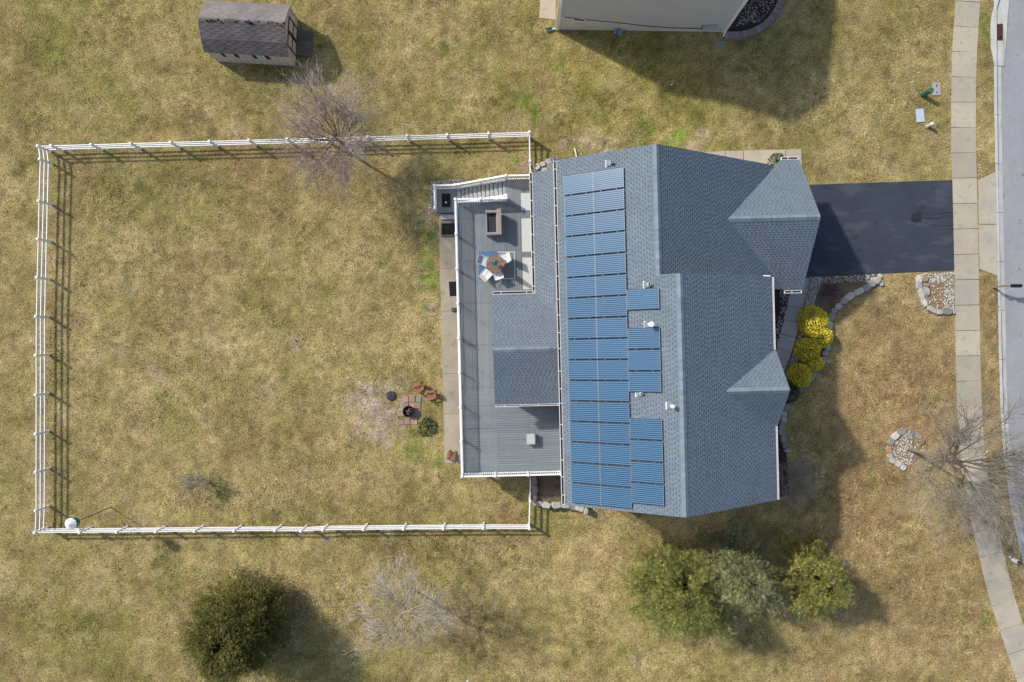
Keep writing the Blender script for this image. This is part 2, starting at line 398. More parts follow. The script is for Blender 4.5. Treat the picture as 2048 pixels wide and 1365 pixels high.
def lawn_colour(X, Y):
    D = CAM_Z - terrain(X)
    px = 1024 + X * FPX / D; py = 682.5 - Y * FPX / D
    n = lambda s, k: vnoise(X + 137, Y + 251, s, k) - .5
    big = n(7.0, 1) * .5 + n(3.1, 2) * .7 + n(1.3, 3) * .75
    mid = n(0.7, 4) * 1.0 + n(0.33, 5) * 1.1
    g = 0.40 + 0.20 * (1 - sstep(120, 520, py)) + big * .62 + mid * .42
    g += 0.10 * sstep(1060, 1250, py) * (1 - sstep(1300, 1700, px))
    g -= 0.30 * sstep(1560, 1760, px) * sstep(500, 640, py)
    g = np.clip(g, 0, 1)
    br = np.clip(0.10 + n(4.0, 8) * .7 + n(1.0, 9) * .8 + mid * .5, 0, 1) * .8
    br = np.maximum(br, spots(px, py, BROWN) * np.clip(.75 + n(1.2, 10) * 1.2 + mid * .6, 0, 1))
    br = np.clip(br + 0.22 * sstep(1600, 1750, px) * sstep(480, 640, py), 0, 1)
    tan = np.array([0.390, 0.300, 0.140]); green = np.array([0.192, 0.178, 0.048]); brown = np.array([0.280, 0.182, 0.092])
    c = tan[None] * (1 - g)[:, None] + green[None] * g[:, None]
    def mix(c, col, k): return c * (1 - k)[:, None] + np.array(col)[None] * k[:, None]
    c = mix(c, brown, br * .85)
    brk = np.clip(.8 + mid * .8, 0, 1)
    c = mix(c, (0.43, 0.34, 0.26), spots(px, py, BARE) * brk)
    c = mix(c, (0.125, 0.125, 0.035), spots(px, py, DARK) * brk)
    c = mix(c, (0.16, 0.225, 0.035), spots(px, py, BRIGHT) * brk)
    lum = 1 + (n(2.2, 20) * .25 + n(.5, 21) * .36 + n(.22, 22) * .45)
    return np.clip(c * lum[:, None], 0.01, 1)

# ------------------------------------------------------------------ road lines (through the kerb and sidewalk edges)
def poly_interp(pts):
    ys = np.array([p[1] for p in pts]); xs = np.array([p[0] for p in pts])
    return lambda y: np.interp(y, ys, xs)
def smooth_curve(pts, n=6):
    """Catmull-Rom through 2D points"""
    P = [np.array(p, float) for p in pts]; P = [2 * P[0] - P[1]] + P + [2 * P[-1] - P[-2]]
    out = []
    for i in range(1, len(P) - 2):
        for k in range(n):
            t = k / n
            out.append(0.5 * (2 * P[i] + (P[i + 1] - P[i - 1]) * t + (2 * P[i - 1] - 5 * P[i] + 4 * P[i + 1] - P[i + 2]) * t * t + (3 * P[i] - P[i - 1] - 3 * P[i + 1] + P[i + 2]) * t ** 3))
    out.append(P[-2]); return out
KERB_PX = [(1990, -260), (1988, -60), (1988, 140), (1990, 300), (1993, 450), (1996, 600), (1998, 720), (2002, 850), (2011, 950), (2024, 1030), (2042, 1110), (2068, 1200), (2105, 1300), (2150, 1400), (2300, 1650)]
WALK_PX = [(1925, -200), (1911, 0), (1904, 110), (1902, 250), (1904, 360), (1908, 540), (1911, 700), (1914, 810), (1922, 920), (1936, 1010), (1957, 1110), (1982, 1210), (2012, 1300), (2040, 1380), (2120, 1580)]
kerb_line = [ground(*p) for p in smooth_curve(KERB_PX, 8)]
walk_line = [ground(*p) for p in smooth_curve(WALK_PX, 8)]
kx = np.array([p.x for p in kerb_line][::-1]); ky = np.array([p.y for p in kerb_line][::-1])
def kerb_x(Y): return np.interp(Y, ky, kx)

# ------------------------------------------------------------------ ground sheet
def build_ground():
    def axis(lo, hi, step):
        f = np.arange(lo, hi + 1e-6, step)
        far = np.array([3, 8, 18, 40, 90, 200, 450, 900.0])
        return np.concatenate([lo - far[::-1], f, hi + far])
    xs = axis(-37, 37, 0.2); ys = axis(-26, 26, 0.2)
    X, Y = np.meshgrid(xs, ys); X = X.ravel(); Y = Y.ravel()
    Z = terrain(X) - 0.35 * sstep(0.05, 0.4, X - kerb_x(Y))
    Z = Z + (vnoise(X, Y, 1.7, 31) - .5) * .03
    C = lawn_colour(X, Y)
    far = np.clip(np.maximum(abs(X) - 38, abs(Y) - 27) / 30, 0, 1)[:, None]
    C = C * (1 - far) + np.array([[.25, .215, .095]]) * far
    nx, ny = len(xs), len(ys)
    me = bpy.data.meshes.new('ground')
    i = np.arange(nx * ny).reshape(ny, nx)
    q = np.stack([i[:-1, :-1], i[:-1, 1:], i[1:, 1:], i[1:, :-1]], -1).reshape(-1, 4)
    me.from_pydata(np.stack([X, Y, Z], 1).tolist(), [], q.tolist())
    a = me.color_attributes.new('tint', 'FLOAT_COLOR', 'POINT')
    a.data.foreach_set('color', np.concatenate([C, np.ones((len(C), 1))], 1).astype(np.float32).ravel())
    me.materials.append(M['lawn']); me.update()
    o = bpy.data.objects.new('ground', me); COL.objects.link(o)
    o['kind'] = 'structure'
build_ground()

def offset_line(line, d):
    """to the right of travel (travel is down the picture, -Y, so +d = toward -X; use negative for the street side)"""
    out = []
    for i, p in enumerate(line):
        t = (line[min(i + 1, len(line) - 1)] - line[max(i - 1, 0)]); t.z = 0; t.normalize()
        n = Vector((-t.y, t.x, 0))
        out.append(p + n * d)
    return out
def resample(line, step):
    out = [line[0]]; acc = 0
    for a, b in zip(line, line[1:]):
        L = (b - a).length; pos = step - acc
        while pos <= L:
            out.append(a.lerp(b, pos / L)); pos += step
        acc = (acc + L) % step
    return out
def flat(p, z): return Vector((p.x, p.y, z))

# road sheet
g = G()
inner = offset_line(kerb_line, 0.50); outer = offset_line(kerb_line, 11.0)
n = len(inner)
g.add([flat(p, -0.13) for p in inner] + [flat(p, -0.10) for p in outer], [(i, i + 1, n + i + 1, n + i) for i in range(n - 1)])
single('road', g, M['road'], 'grey asphalt street along the right edge', 'road', (33, 0, -0.13), kind='structure')
# far side lawn beyond the road is the ground sheet again
kerb = thing('kerb', 'pale concrete kerb and gutter along the street', 'kerb', (30.5, 0, 0), kind='structure')
ks = resample(kerb_line, 3.05)
for a, b in zip(ks, ks[1:]):
    if a.y > 17.0 and a.y < 21.5: pass
    t = (b - a).normalized(); a2 = a + t * .012; b2 = b - t * .012
    nrm = Vector((-t.y, t.x, 0))
    if 2.9 < (a.y + b.y) / 2 < 10.5: hgt = 0.012
    else: hgt = 0.045
    g = G()
    prof = [(0.0, -0.4), (0.0, hgt), (0.14, hgt), (0.19, -0.095 if hgt > .02 else -0.05), (0.52, -0.118), (0.52, -0.4)]
    vs = [flat(q + nrm * d, z) for q in (a2, b2) for d, z in prof]
    m_ = len(prof)
    g.add(vs, [(i, (i + 1) % m_, m_ + (i + 1) % m_, m_ + i) for i in range(m_)] + [tuple(range(m_ - 1, -1, -1)), tuple(range(m_, 2 * m_))])
    part('kerb_section', g, M['kerb'], kerb)

sidewalk = thing('sidewalk', 'concrete sidewalk of square slabs curving along the street', 'sidewalk', (28, 0, 0), kind='structure')
ws = resample(walk_line, 1.58)
for a, b in zip(ws, ws[1:]):
    t = (b - a).normalized(); a2 = a + t * .018; b2 = b - t * .018
    nrm = Vector((-t.y, t.x, 0))
    g = G(); lift = random.Random(a.y).uniform(.03, .042)
    g.prism([(q.x, q.y) for q in (a2, a2 + nrm * 1.52, b2 + nrm * 1.52, b2)][::1], -0.1, lift)
    part('slab', g, M['concrete'], sidewalk)
g = G(); wo = offset_line(walk_line, 0.03); wi = offset_line(walk_line, 1.49); n = len(wo)
g.add([flat(p, .02) for p in wo] + [flat(p, .02) for p in wi], [(i, i + 1, n + i + 1, n + i) for i in range(n - 1)])
part('joint_filler', g, M['bed_soil'], sidewalk)

apron = thing('driveway_apron', 'flared concrete apron between sidewalk and kerb', 'apron', (29.3, 7, 0), kind='structure')
for poly in ([(1956, 361), (1991, 344), (1992.5, 448.5), (1957.5, 448.5)], [(1957.5, 450.5), (1992.5, 450.5), (1995, 552), (1959, 539)]):
    g = G(); g.prism([tuple(ground(*p).xy) for p in poly][::-1], -.15, lambda x, y: .044 - .022 * max(0, min(1, (x - 29.1) / 1.2)))
    part('slab', g, M['concrete'], apron)

# driveway
g = G()
dv = [ground(*p) for p in ((1592, 371), (1700, 367.5), (1800, 364), (1904, 361), (1908, 541), (1800, 546), (1700, 551), (1592, 558))]
g.prism([tuple(p.xy) for p in dv][::-1], -.12, .028)
single('driveway', g, M['driveway'], 'dark sealed asphalt driveway in front of the garage', 'driveway', (22, 7, 0), kind='structure')

pat = thing('asphalt_patch', 'small darker patch with sealed cracks near the driveway mouth', 'patch', tuple(ground(1832, 438)), kind='structure')
g = G(); pl = [ground(*q).xy for q in ((1822, 431), (1830, 427), (1840, 424), (1842, 444), (1830, 447), (1821, 443))]
g.prism([tuple(q) for q in pl][::-1], .02, .033); part('patch', g, M['dark_tar'], pat)
for y0, y1, y2 in ((427, 424, 426), (430, 430, 427), (434, 439, 432), (437, 436, 436), (443, 449, 452)):
    g = G(); pts = [ground(*q).xy for q in ((1838, y0), (1856, y1), (1872, (y1 + y2) / 2 + 2), (1888, y2), (1903, y2))]
    for a_, b_ in zip(pts, pts[1:]): g.beam(Vector((a_.x, a_.y, .028)), Vector((b_.x, b_.y, .028)), .035, .012)
    part('crack_seal', g, M['dark_tar'], pat)

# storm drain
dr = thing('storm_drain', 'storm drain inlet with rusty grate at the kerb', 'drain', tuple(ground(1998, 65)))
p = [ground(*q).xy for q in ((1998, -20), (2022, -20), (2016, 45), (2014, 85), (2010, 131), (1990, 131), (1981, 95), (1981, 45), (1984, 25))]
g = G(); g.prism([tuple(q) for q in p][::-1], -.3, -.075); part('concrete_apron', g, M['kerb'], dr)
g = G()
hood = [ground(*q).xy for q in ((1998, -20), (1984.5, 24), (1981, 45), (1981, 95), (1988, 131), (1992, 131), (1988, 95), (1988, 45), (1990, 25), (2003, -20))]
g.prism([tuple(q) for q in hood], -.2, .05); part('inlet_hood', g, M['kerb'], dr)
c = ground(1998, 64)
g = G(); g.box((c.x, c.y, -.072), (.50, .98, .012)); part('grate_pit', g, M['dark_void'], dr)
fr = G()
for s in (-1, 1):
    fr.box((c.x + s * .24, c.y, -.058), (.05, 1.0, .03)); fr.box((c.x, c.y + s * .48, -.058), (.5, .05, .03))
part('grate_frame', fr, M['grate_rust'], dr)
gb = G(); gb.box((0, 0, 0), (.03, .52, .025), rz=-.75); bar = mesh_of('grate_bar', gb, M['grate_rust'])
for k in range(11): place('grate_bar', bar, dr, (c.x, c.y - .36 + k * .072, -.056))

# ------------------------------------------------------------------ roof builder
def clip_poly(sub, rect):
    (x0, x1, y0, y1) = rect
    def cl(p, inside, inter):
        out = []
        for i in range(len(p)):
            a, b = p[i - 1], p[i]
            ia, ib = inside(a), inside(b)
            if ib:
                if not ia: out.append(inter(a, b))
                out.append(b)
            elif ia: out.append(inter(a, b))
        return out
    def ix(x): return lambda a, b: (x, a[1] + (b[1] - a[1]) * (x - a[0]) / (b[0] - a[0]))
    def iy(y): return lambda a, b: (a[0] + (b[0] - a[0]) * (y - a[1]) / (b[1] - a[1]), y)
    p = sub
    for ins, it in ((lambda q: q[0] >= x0, ix(x0)), (lambda q: q[0] <= x1, ix(x1)), (lambda q: q[1] >= y0, iy(y0)), (lambda q: q[1] <= y1, iy(y1))):
        if not p: return []
        p = cl(p, ins, it)
    return p
def shingle_plane(g, poly, zf, down, xf, rng, e=0.148, w=0.245, slope=0.55, tones=(1.0, .62)):
    """poly in local 2D; down = unit 2D vector pointing to the eave; xf maps (a,b,z)->world.  Laminated tabs in staggered courses."""
    dx, dy = down; ax, ay = -dy, dx
    toP = lambda p: (p[0] * dx + p[1] * dy, p[0] * ax + p[1] * ay)        # (s downhill, t along)
    back = lambda s, t: (s * dx + t * ax, s * dy + t * ay)
    P = [toP(p) for p in poly]
    ar = sum(P[i - 1][0] * P[i][1] - P[i][0] * P[i - 1][1] for i in range(len(P)))
    if ar < 0: P = P[::-1]
    s0 = min(p[0] for p in P); s1 = max(p[0] for p in P); t0 = min(p[1] for p in P); t1 = max(p[1] for p in P)
    eh = e / math.sqrt(1 + slope * slope)
    k = 0; s = s1
    while s > s0:
        sa, sb = s - eh, s
        t = t0 - w * (.5 * (k % 2) + rng.uniform(-.12, .12)) - w
        while t < t1:
            tw_ = w * rng.uniform(.44, .56); cw = w * rng.uniform(.94, 1.06)
            base_sh = rng.uniform(.95, 1.05); hue = rng.uniform(-.03, .03)
            sm = sa + eh * .40
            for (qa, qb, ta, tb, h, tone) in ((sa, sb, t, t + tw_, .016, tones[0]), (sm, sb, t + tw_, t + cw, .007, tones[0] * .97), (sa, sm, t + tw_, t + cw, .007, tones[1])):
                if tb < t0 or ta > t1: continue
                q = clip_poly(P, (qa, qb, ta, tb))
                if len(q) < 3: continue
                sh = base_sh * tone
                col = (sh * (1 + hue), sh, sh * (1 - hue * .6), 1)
                top = []; bot = []
                for (ps, pt) in q:
                    x, y = back(ps, pt); z = zf(x, y); f = (ps - sa) / eh
                    top.append(xf(x, y, z + .004 + h * (.35 + .65 * f))); bot.append(xf(x, y, z - .004))
                m = len(q)
                g.add(top + bot, [tuple(range(m))] + [(i, m + i, m + (i + 1) % m, (i + 1) % m) for i in range(m)], col)
            t += cw
        s -= eh; k += 1
def plane_slab(g, poly, zf, xf, th=.12):
    m = len(poly)
    ar = sum(poly[i - 1][0] * poly[i][1] - poly[i][0] * poly[i - 1][1] for i in range(m))
    if ar < 0: poly = poly[::-1]
    top = [xf(x, y, zf(x, y) - .004) for x, y in poly]; bot = [xf(x, y, zf(x, y) - th) for x, y in poly]
    g.add(top + bot, [tuple(range(m)), tuple(range(2 * m - 1, m - 1, -1))] + [(i, m + i, m + (i + 1) % m, (i + 1) % m) for i in range(m)])
def cap_run(g, a, b, side, drop, w, rng, step=.15):
    """overlapping cap shingles from a to b; side = horizontal unit across, drop = fall per metre on both sides"""
    a, b = Vector(a), Vector(b); L = (b - a).length; d = (b - a) / L
    k = 0; s = 0
    while s < L - .02:
        e = min(s + step * 1.35, L)
        z = .022 + .004 * (k % 2)
        m0 = a + d * s + Vector((0, 0, z + .008)); m1 = a + d * e + Vector((0, 0, z))
        l0 = m0 + side * w - Vector((0, 0, drop[0] * w)); l1 = m1 + side * w - Vector((0, 0, drop[0] * w))
        r0 = m0 - side * w - Vector((0, 0, drop[1] * w)); r1 = m1 - side * w - Vector((0, 0, drop[1] * w))
        dn = Vector((0, 0, -.03))
        g.add([m0, m1, l0, l1, r0, r1, l0 + dn, l1 + dn, r0 + dn, r1 + dn], [(0, 2, 3, 1), (0, 1, 5, 4), (2, 6, 7, 3), (4, 5, 9, 8), (0, 4, 8, 6, 2)])
        s += step; k += 1

rng = random.Random(5)
# ------------------------------------------------------------------ the house
house = thing('house', 'large grey shingled house with rows of blue solar panels on its roof', 'house', tuple(H(8.3, 0.5, -1.9)))
zb = lambda u, v: 5.95 + .5546 * (u - 2.62)                     # west slope
zm = lambda u, v: 9.10 - .5546 * (u - 8.30)                     # tall east slope
zl = lambda u, v: 8.60 - .65 * (u - 7.40)                       # long low east slope over the garage wing
zgN = lambda u, v: 5.75 - .68 * (v - 6.28)
zgS = lambda u, v: 5.75 - .68 * (6.28 - v)
zdN = lambda u, v: 7.70 - .875 * (v + 2.85)
zdS = lambda u, v: 7.70 - .875 * (-2.85 - v)
zpN = lambda u, v: 4.70 - .5 * (v + .48)
zpS = lambda u, v: 4.70 - .5 * (-.48 - v)
zpo = lambda u, v: 3.10 + .5 * (u - 1.42)
XH = lambda a, b, z: H(a, b, z)
roofs = [
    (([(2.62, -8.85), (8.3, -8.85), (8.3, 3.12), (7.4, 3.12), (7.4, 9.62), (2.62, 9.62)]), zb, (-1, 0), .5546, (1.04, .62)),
    (([(8.3, -8.85), (14.0, -8.85), (14.0, -4.85), (10.82, -2.85), (14.0, -.85), (14.0, 3.12), (8.3, 3.12)]), zm, (1, 0), .5546, (1.04, .56)),
    (([(7.4, 2.6), (15.66, 2.6), (11.78, 6.28), (15.27, 9.66), (7.4, 9.62)]), zl, (1, 0), .65, (1.04, .56)),
    (([(11.78, 6.28), (16.78, 6.28), (16.78, 10.03), (15.70, 10.03)]), zgN, (0, 1), .68, (1.04, .64)),
    (([(11.78, 6.28), (15.70, 2.53), (16.78, 2.53), (16.78, 6.28)]), zgS, (0, -1), .68, (1.04, .56)),
    (([(10.82, -2.85), (14.12, -2.85), (14.12, -.85), (14.0, -.85)]), zdN, (0, 1), .875, (1.04, .64)),
    (([(10.82, -2.85), (14.0, -4.85), (14.12, -4.85), (14.12, -2.85)]), zdS, (0, -1), .875, (1.04, .56)),
    (([(-1.07, -.48), (3.0, -.48), (3.0, 1.12), (1.42, 2.70), (-1.07, 2.70)]), zpN, (0, 1), .5, (1.04, .62)),
    (([(-1.07, -3.66), (3.0, -3.66), (3.0, -.48), (-1.07, -.48)]), zpS, (0, -1), .5, (1.04, .56)),
    (([(1.42, 2.70), (3.0, 1.12), (3.0, 9.71), (1.42, 9.71)]), zpo, (-1, 0), .5, (1.04, .62)),
]
for poly, zf, dn, sl, tn in roofs:
    g = G(); plane_slab(g, poly, zf, XH); r = part('roof', g, M['flash_grey'], house)
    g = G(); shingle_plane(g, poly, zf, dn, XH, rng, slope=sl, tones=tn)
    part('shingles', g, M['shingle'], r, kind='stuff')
ux, vx = H(1, 0), H(0, 1)
for a, b, side, drop, w, name in (
        (H(7.4, 9.60, 8.6), H(7.4, 3.05, 8.6), ux, (.65, .5546), .165, 0), (H(8.3, 3.10, 9.1), H(8.3, -8.83, 9.1), ux, (.5546, .5546), .165, 0),
        (H(11.80, 6.28, 5.75), H(16.76, 6.28, 5.75), vx, (.68, .68), .165, 0), (H(10.85, -2.85, 7.7), H(14.10, -2.85, 7.7), vx, (.875, .875), .165, 0),
        (H(-1.05, -.48, 4.7), H(2.05, -.48, 4.7), vx, (.5, .5), .16, 0)):
    g = G(); cap_run(g, a, b, side, drop, w, rng); part('ridge_cap', g, M['ridge_cap'], house)

# walls
def wall(pts_uv, z0, z1f, th=.16):
    pass
g = G(); g.hbox(3.0, 13.62, -8.45, 3.0, -2.2, 5.72); part('wall', g, M['house_siding'], house)
g = G(); g.hbox(3.0, 7.6, 3.0, 9.32, -2.2, 5.72); part('wall', g, M['house_siding'], house)
g = G(); g.hbox(7.6, 15.3, 3.0, 9.32, -2.2, 3.0); part('wall', g, M['house_siding'], house)
g = G(); g.hbox(11.5, 16.45, 2.85, 9.75, -.6, 3.05); gw = part('garage_wall', g, M['house_siding'], house)
g = G(); g.hbox(-.77, 3.0, -3.36, 2.40, .55, 2.95); part('sunroom_wall', g, M['house_siding'], house)
def gable(pts, th, axis):
    g = G()
    a = [Vector(p) for p in pts]; b = [p + axis * th for p in a]; m = len(a)
    g.add(a + b, [tuple(range(m)), tuple(range(2 * m - 1, m - 1, -1))] + [(i, (i + 1) % m, m + (i + 1) % m, m + i) for i in range(m)])
    return g
part('gable_wall', gable([H(3.0, -8.45, 5.72), H(13.62, -8.45, 5.72), H(13.62, -8.45, zm(13.62, 0) - .13), H(8.3, -8.45, 8.95), H(3.0, -8.45, zb(3.0, 0) - .13)], .15, vx), M['house_siding'], house)
part('gable_wall', gable([H(7.0, 2.9, 5.0), H(13.62, 2.9, 3.2), H(13.62, 2.9, zm(13.62, 0) - .13), H(8.3, 2.9, 8.95), H(7.0, 2.9, 8.1)], .12, vx), M['house_siding'], house)
part('gable_wall', gable([H(3.0, 9.2, 5.6), H(7.6, 9.2, 2.9), H(15.3, 9.2, 2.9), H(15.3, 9.2, zl(15.3, 0) - .13), H(7.4, 9.2, 8.42), H(3.0, 9.2, zb(3.0, 0) - .13)], .12, vx), M['house_siding'], house)
part('gable_wall', gable([H(16.33, 2.85, 3.05), H(16.33, 9.75, 3.05), H(16.33, 6.28, 5.52)], .12, ux), M['house_siding'], house)
part('gable_wall', gable([H(13.5, -4.6, 5.72), H(13.5, -1.1, 5.72), H(13.5, -2.85, 7.45)], .12, ux), M['house_siding'], house)
part('gable_wall', gable([H(-.77, -3.36, 2.95), H(-.77, 2.40, 2.95), H(-.77, -.48, 4.52)], .12, ux), M['house_siding'], house)
# rake boards
def rake(a, b, off):
    g = G(); a, b = Vector(a), Vector(b)
    off = off * -2.2; g.beam(a + off - Vector((0, 0, .205)), b + off - Vector((0, 0, .205)), .03, .15); part('rake_board', g, M['trim_white'], house)
for a, b, o in (((H(2.62, -8.85, 5.95)), H(8.3, -8.85, 9.1), -vx * .012), (H(8.3, -8.85, 9.1), H(14, -8.85, 5.94), -vx * .012), (H(2.62, 9.62, 5.95), H(7.4, 9.62, 8.6), vx * .012), (H(7.4, 9.62, 8.6), H(15.2, 9.66, 3.53), vx * .012),
                (H(16.78, 6.28, 5.75), H(16.78, 10.03, 3.2), ux * .012), (H(16.78, 6.28, 5.75), H(16.78, 2.53, 3.2), ux * .012), (H(14.12, -2.85, 7.7), H(14.12, -.85, 5.95), ux * .012), (H(14.12, -2.85, 7.7), H(14.12, -4.85, 5.95), ux * .012),
                (H(-1.07, -.48, 4.7), H(-1.07, 2.7, 3.11), -ux * .012), (H(-1.07, -.48, 4.7), H(-1.07, -3.66, 3.11), -ux * .012), (H(8.3, 3.12, 9.1), H(14, 3.12, 5.94), vx * .012), (H(1.42, 9.71, 3.1), H(3.0, 9.71, 3.89), vx * .012)):
    rake(a, b, o)
# gutters: open troughs with hangers and dark debris inside
def gutter(a, b, out, debris=True, sp=.95, wd=.165):
    a, b, out = Vector(a), Vector(b), Vector(out).normalized()
    zz = Vector((0, 0, 1))
    g = G()
    g.beam(a + out * .012 - zz * .06, b + out * .012 - zz * .06, .024, .13)
    g.beam(a + out * (wd - .012) - zz * .065, b + out * (wd - .012) - zz * .065, .028, .12)
    g.beam(a + out * wd / 2 - zz * .125, b + out * wd / 2 - zz * .125, wd - .03, .012)
    d = (b - a).normalized()
    g.beam(a + out * .02 - zz * .062 + d * .015, a + out * (wd - .02) - zz * .062 + d * .015, .02, .11); g.beam(b + out * .02 - zz * .062 - d * .015, b + out * (wd - .02) - zz * .062 - d * .015, .02, .11)
    o = part('gutter', g, M['trim_white'], house)
    if debris:
        g = G(); g.beam(a + out * wd / 2 - zz * .09 + d * .05, b + out * wd / 2 - zz * .09 - d * .05, wd - .06, .03); part('debris', g, M['gutter_dirt'], o, kind='stuff')
    L = (b - a).length; n = max(1, int(L / sp)); g = G()
    for k in range(n):
        q = a + d * (L * (k + .5 + rng.uniform(-.15, .15)) / n)
        g.beam(q + out * .02 - zz * .012, q + out * (wd - .02) - zz * .012, .035, .012)
    part('gutter_hanger', g, M['trim_white'], o, kind='stuff')
gutter(H(2.61, -8.83, 5.98), H(2.61, 9.58, 5.98), -ux)
gutter(H(14.01, -8.83, 5.96), H(14.01, -4.9, 5.96), ux, False, wd=.085)
gutter(H(14.01, -.80, 5.96), H(14.01, 3.08, 5.96), ux, False, wd=.085)
gutter(H(1.41, 2.74, 3.13), H(1.41, 9.69, 3.13), -ux)
gutter(H(-1.05, 2.71, 3.13), H(1.40, 2.71, 3.13), vx)
gutter(H(-1.05, -3.67, 3.13), H(2.95, -3.67, 3.13), -vx, wd=.11)
gutter(H(15.75, 10.04, 3.23), H(16.74, 10.04, 3.23), vx)
gutter(H(15.75, 2.52, 3.23), H(16.74, 2.52, 3.23), -vx)
# a few openings
def window(c_uv, z, w, h, axis, out):
    g = G(); c = H(*c_uv, z)
    ang = math.atan2(axis.y, axis.x)
    g.box(c + out * .02, (w + .16, .08, h + .16), rz=ang); o = part('window', g, M['trim_white'], house)
    g = G(); g.box(c + out * .045, (w, .05, h), rz=ang); part('pane', g, M['window_glass'], o)
for v in (-7.0, -5.0, 4.4, 6.4, 8.2): window((3.0, v), 1.75, .9, 1.3, vx, -ux)
for v in (-7.0, -2.85, 1.4): window((13.62, v), 1.6, 1.1, 1.4, vx, ux); window((13.62, v), 4.3, 1.1, 1.3, vx, ux)
for u in (6, 11): window((u, -8.45), 1.6, .9, 1.3, ux, -vx); window((u, -8.45), 4.4, .9, 1.3, ux, -vx)
for u in (0.2, 1.6): window((u, -3.36), 1.8, .9, 1.3, ux, -vx)
g = G(); c = H(16.46, 6.28, 1.1); g.box(c, (.06, 4.9, 2.15), rz=TH); gd = part('garage_door', g, M['trim_white'], house)
for k in range(4):
    g = G(); g.box(H(16.50, 6.28, .32 + k * .52), (.03, 4.8, .48), rz=TH); part('door_panel', g, M['trim_white'], gd)
g = G(); g.box(H(13.63, 2.2, 1.05), (.06, .95, 2.05), rz=TH); fd = part('front_door', g, M['maroon'], house)
g = G(); g.lathe(H(13.70, 1.85, 1.0), [(.03, 0), (.035, .03), (.02, .06)], 8); part('handle', g, M['pipe_white'], fd)
g = G(); g.tube([H(2.72, -8.72, 5.85), H(2.92, -8.60, 5.4), H(2.92, -8.60, -1.7), H(2.6, -8.75, -1.82)], .05, 6); part('downspout', g, M['trim_white'], house)
g = G(); g.tube([H(14.05, 3.0, 5.85), H(13.72, 2.95, 5.5), H(13.72, 2.95, 4.4)], .045, 6); part('downspout', g, M['trim_white'], house)
g = G(); g.beam(H(13.9, 3.13, 6.0), H(13.55, 3.16, 5.9), .07, .05); part('gutter_elbow', g, M['trim_white'], house)

# solar panels
PITCH = math.atan(.5546); CP, SP = math.cos(PITCH), math.sin(PITCH)
nrm = (Matrix.Rotation(TH, 3, 'Z') @ Vector((-SP, 0, CP)))
g = G(); g.box((0, 0, 0), (1.615, 1.0, .022)); pm = mesh_of('solar_panel', g, M['solar_cells'])
g = G()
for s in (-1, 1):
    g.box((s * .816, 0, 0), (.020, 1.03, .04))
fm = mesh_of('panel_frame', g, M['panel_frame'])
g = G()
for s in (-1, 1): g.box((0, s * .5075, -.003), (1.61, .015, .036))
em_ = mesh_of('edge_strip', g, M['cable'])
g = G()
for s in (-.42, .42): g.box((s, 0, -.05), (.05, 1.0, .05))
rm = mesh_of('mounting_rail', g, M['panel_frame'])
g = G()
for s in (-.42, .42): g.box((s, .539, .006), (.05, .035, .02))
cm = mesh_of('clamp', g, M['panel_frame'])
RP = Euler((0, -PITCH, TH), 'XYZ')
def solar(u, v, last=False):
    p = H(u, v, zb(u, v)) + nrm * .115
    o = place('solar_panel', pm, house, p, RP)
    for nm, me in (('panel_frame', fm), ('edge_strip', em_), ('mounting_rail', rm)) + ((('clamp', cm),) if not last else ()):
        c_ = bpy.data.objects.new(nm, me); COL.objects.link(c_); c_.parent = o; c_['kind'] = 'stuff'
dU = 1.665 * CP
u1 = 3.02 + .5 * 1.65 * CP
def v_of(py, u):     # house v of a panel row seen at picture row py
    D = CAM_Z - zb(u, 0) - .1
    X = u; Y = (682.5 - py) / FPX * D
    return (Y - X * ST) / CT if False else Y - u * ST
ROW = 1.087
for c_ in range(2):
    u = u1 + c_ * dU
    vtop = v_of(370.4 if c_ == 0 else 361.5, u) if c_ == 0 else None
    for r in range(16):
        v = 8.175 - r * ROW
        solar(u, v, r == 0)
u3 = u1 + 2 * dU + .01
for py0, n in ((598.5, 1), (677, 3), (858.5, 4)):
    v0 = v_of(py0, u3)
    for r in range(n): solar(u3, v0 - r * ROW, r == 0)

# roof vents
def on_back(px, py):
    z = 7.5
    for _ in range(20):
        p = at(px, py, z); u = p.x * CT + p.y * ST; z = zb(u, 0)
    return at(px, py, z)
def vent(px, py, r, h, cap, name='vent_pipe'):
    p = on_back(px, py)
    g = G()
    g.lathe(p + Vector((0, 0, -.1)), [(r, 0), (r, h + .1), (r * .8, h + .1), (r * .8, h)], 14)
    o = part(name, g, M['pipe_white'], house, smooth=False)
    g = G(); g.box(p - Vector((r * 1.2, 0, -.02)) + nrm * .015, (.30, .28, .012), M=RP.to_matrix()); part('flashing', g, M['ridge_cap'], o)
    g = G(); Rm = RP.to_matrix(); g.box(p - Rm @ Vector((.22, 0, 0)) + nrm * .025, (.09, .36, .02), M=Rm); part('flashing_edge', g, M['pipe_white'], o)
    if cap:
        g = G(); g.lathe(p + Vector((0, 0, h)), [(r * 1.7, 0), (r * 1.75, .08), (r * 1.5, .14), (.02, .16)], 18); part('vent_cap', g, M['pipe_white'], o)
    else:
        g = G(); g.lathe(p + Vector((0, 0, h - .01)), [(r * .75, 0), (r * .75, .012)], 12); part('vent_bore', g, M['dark_void'], o)
vent(1221, 327, .075, .32, False); vent(1296.5, 570, .075, .30, False); vent(1262 + 19, 787, .065, .28, False); vent(1342, 812, .06, .35, True)
vent(1298, 650, .085, .55, True)

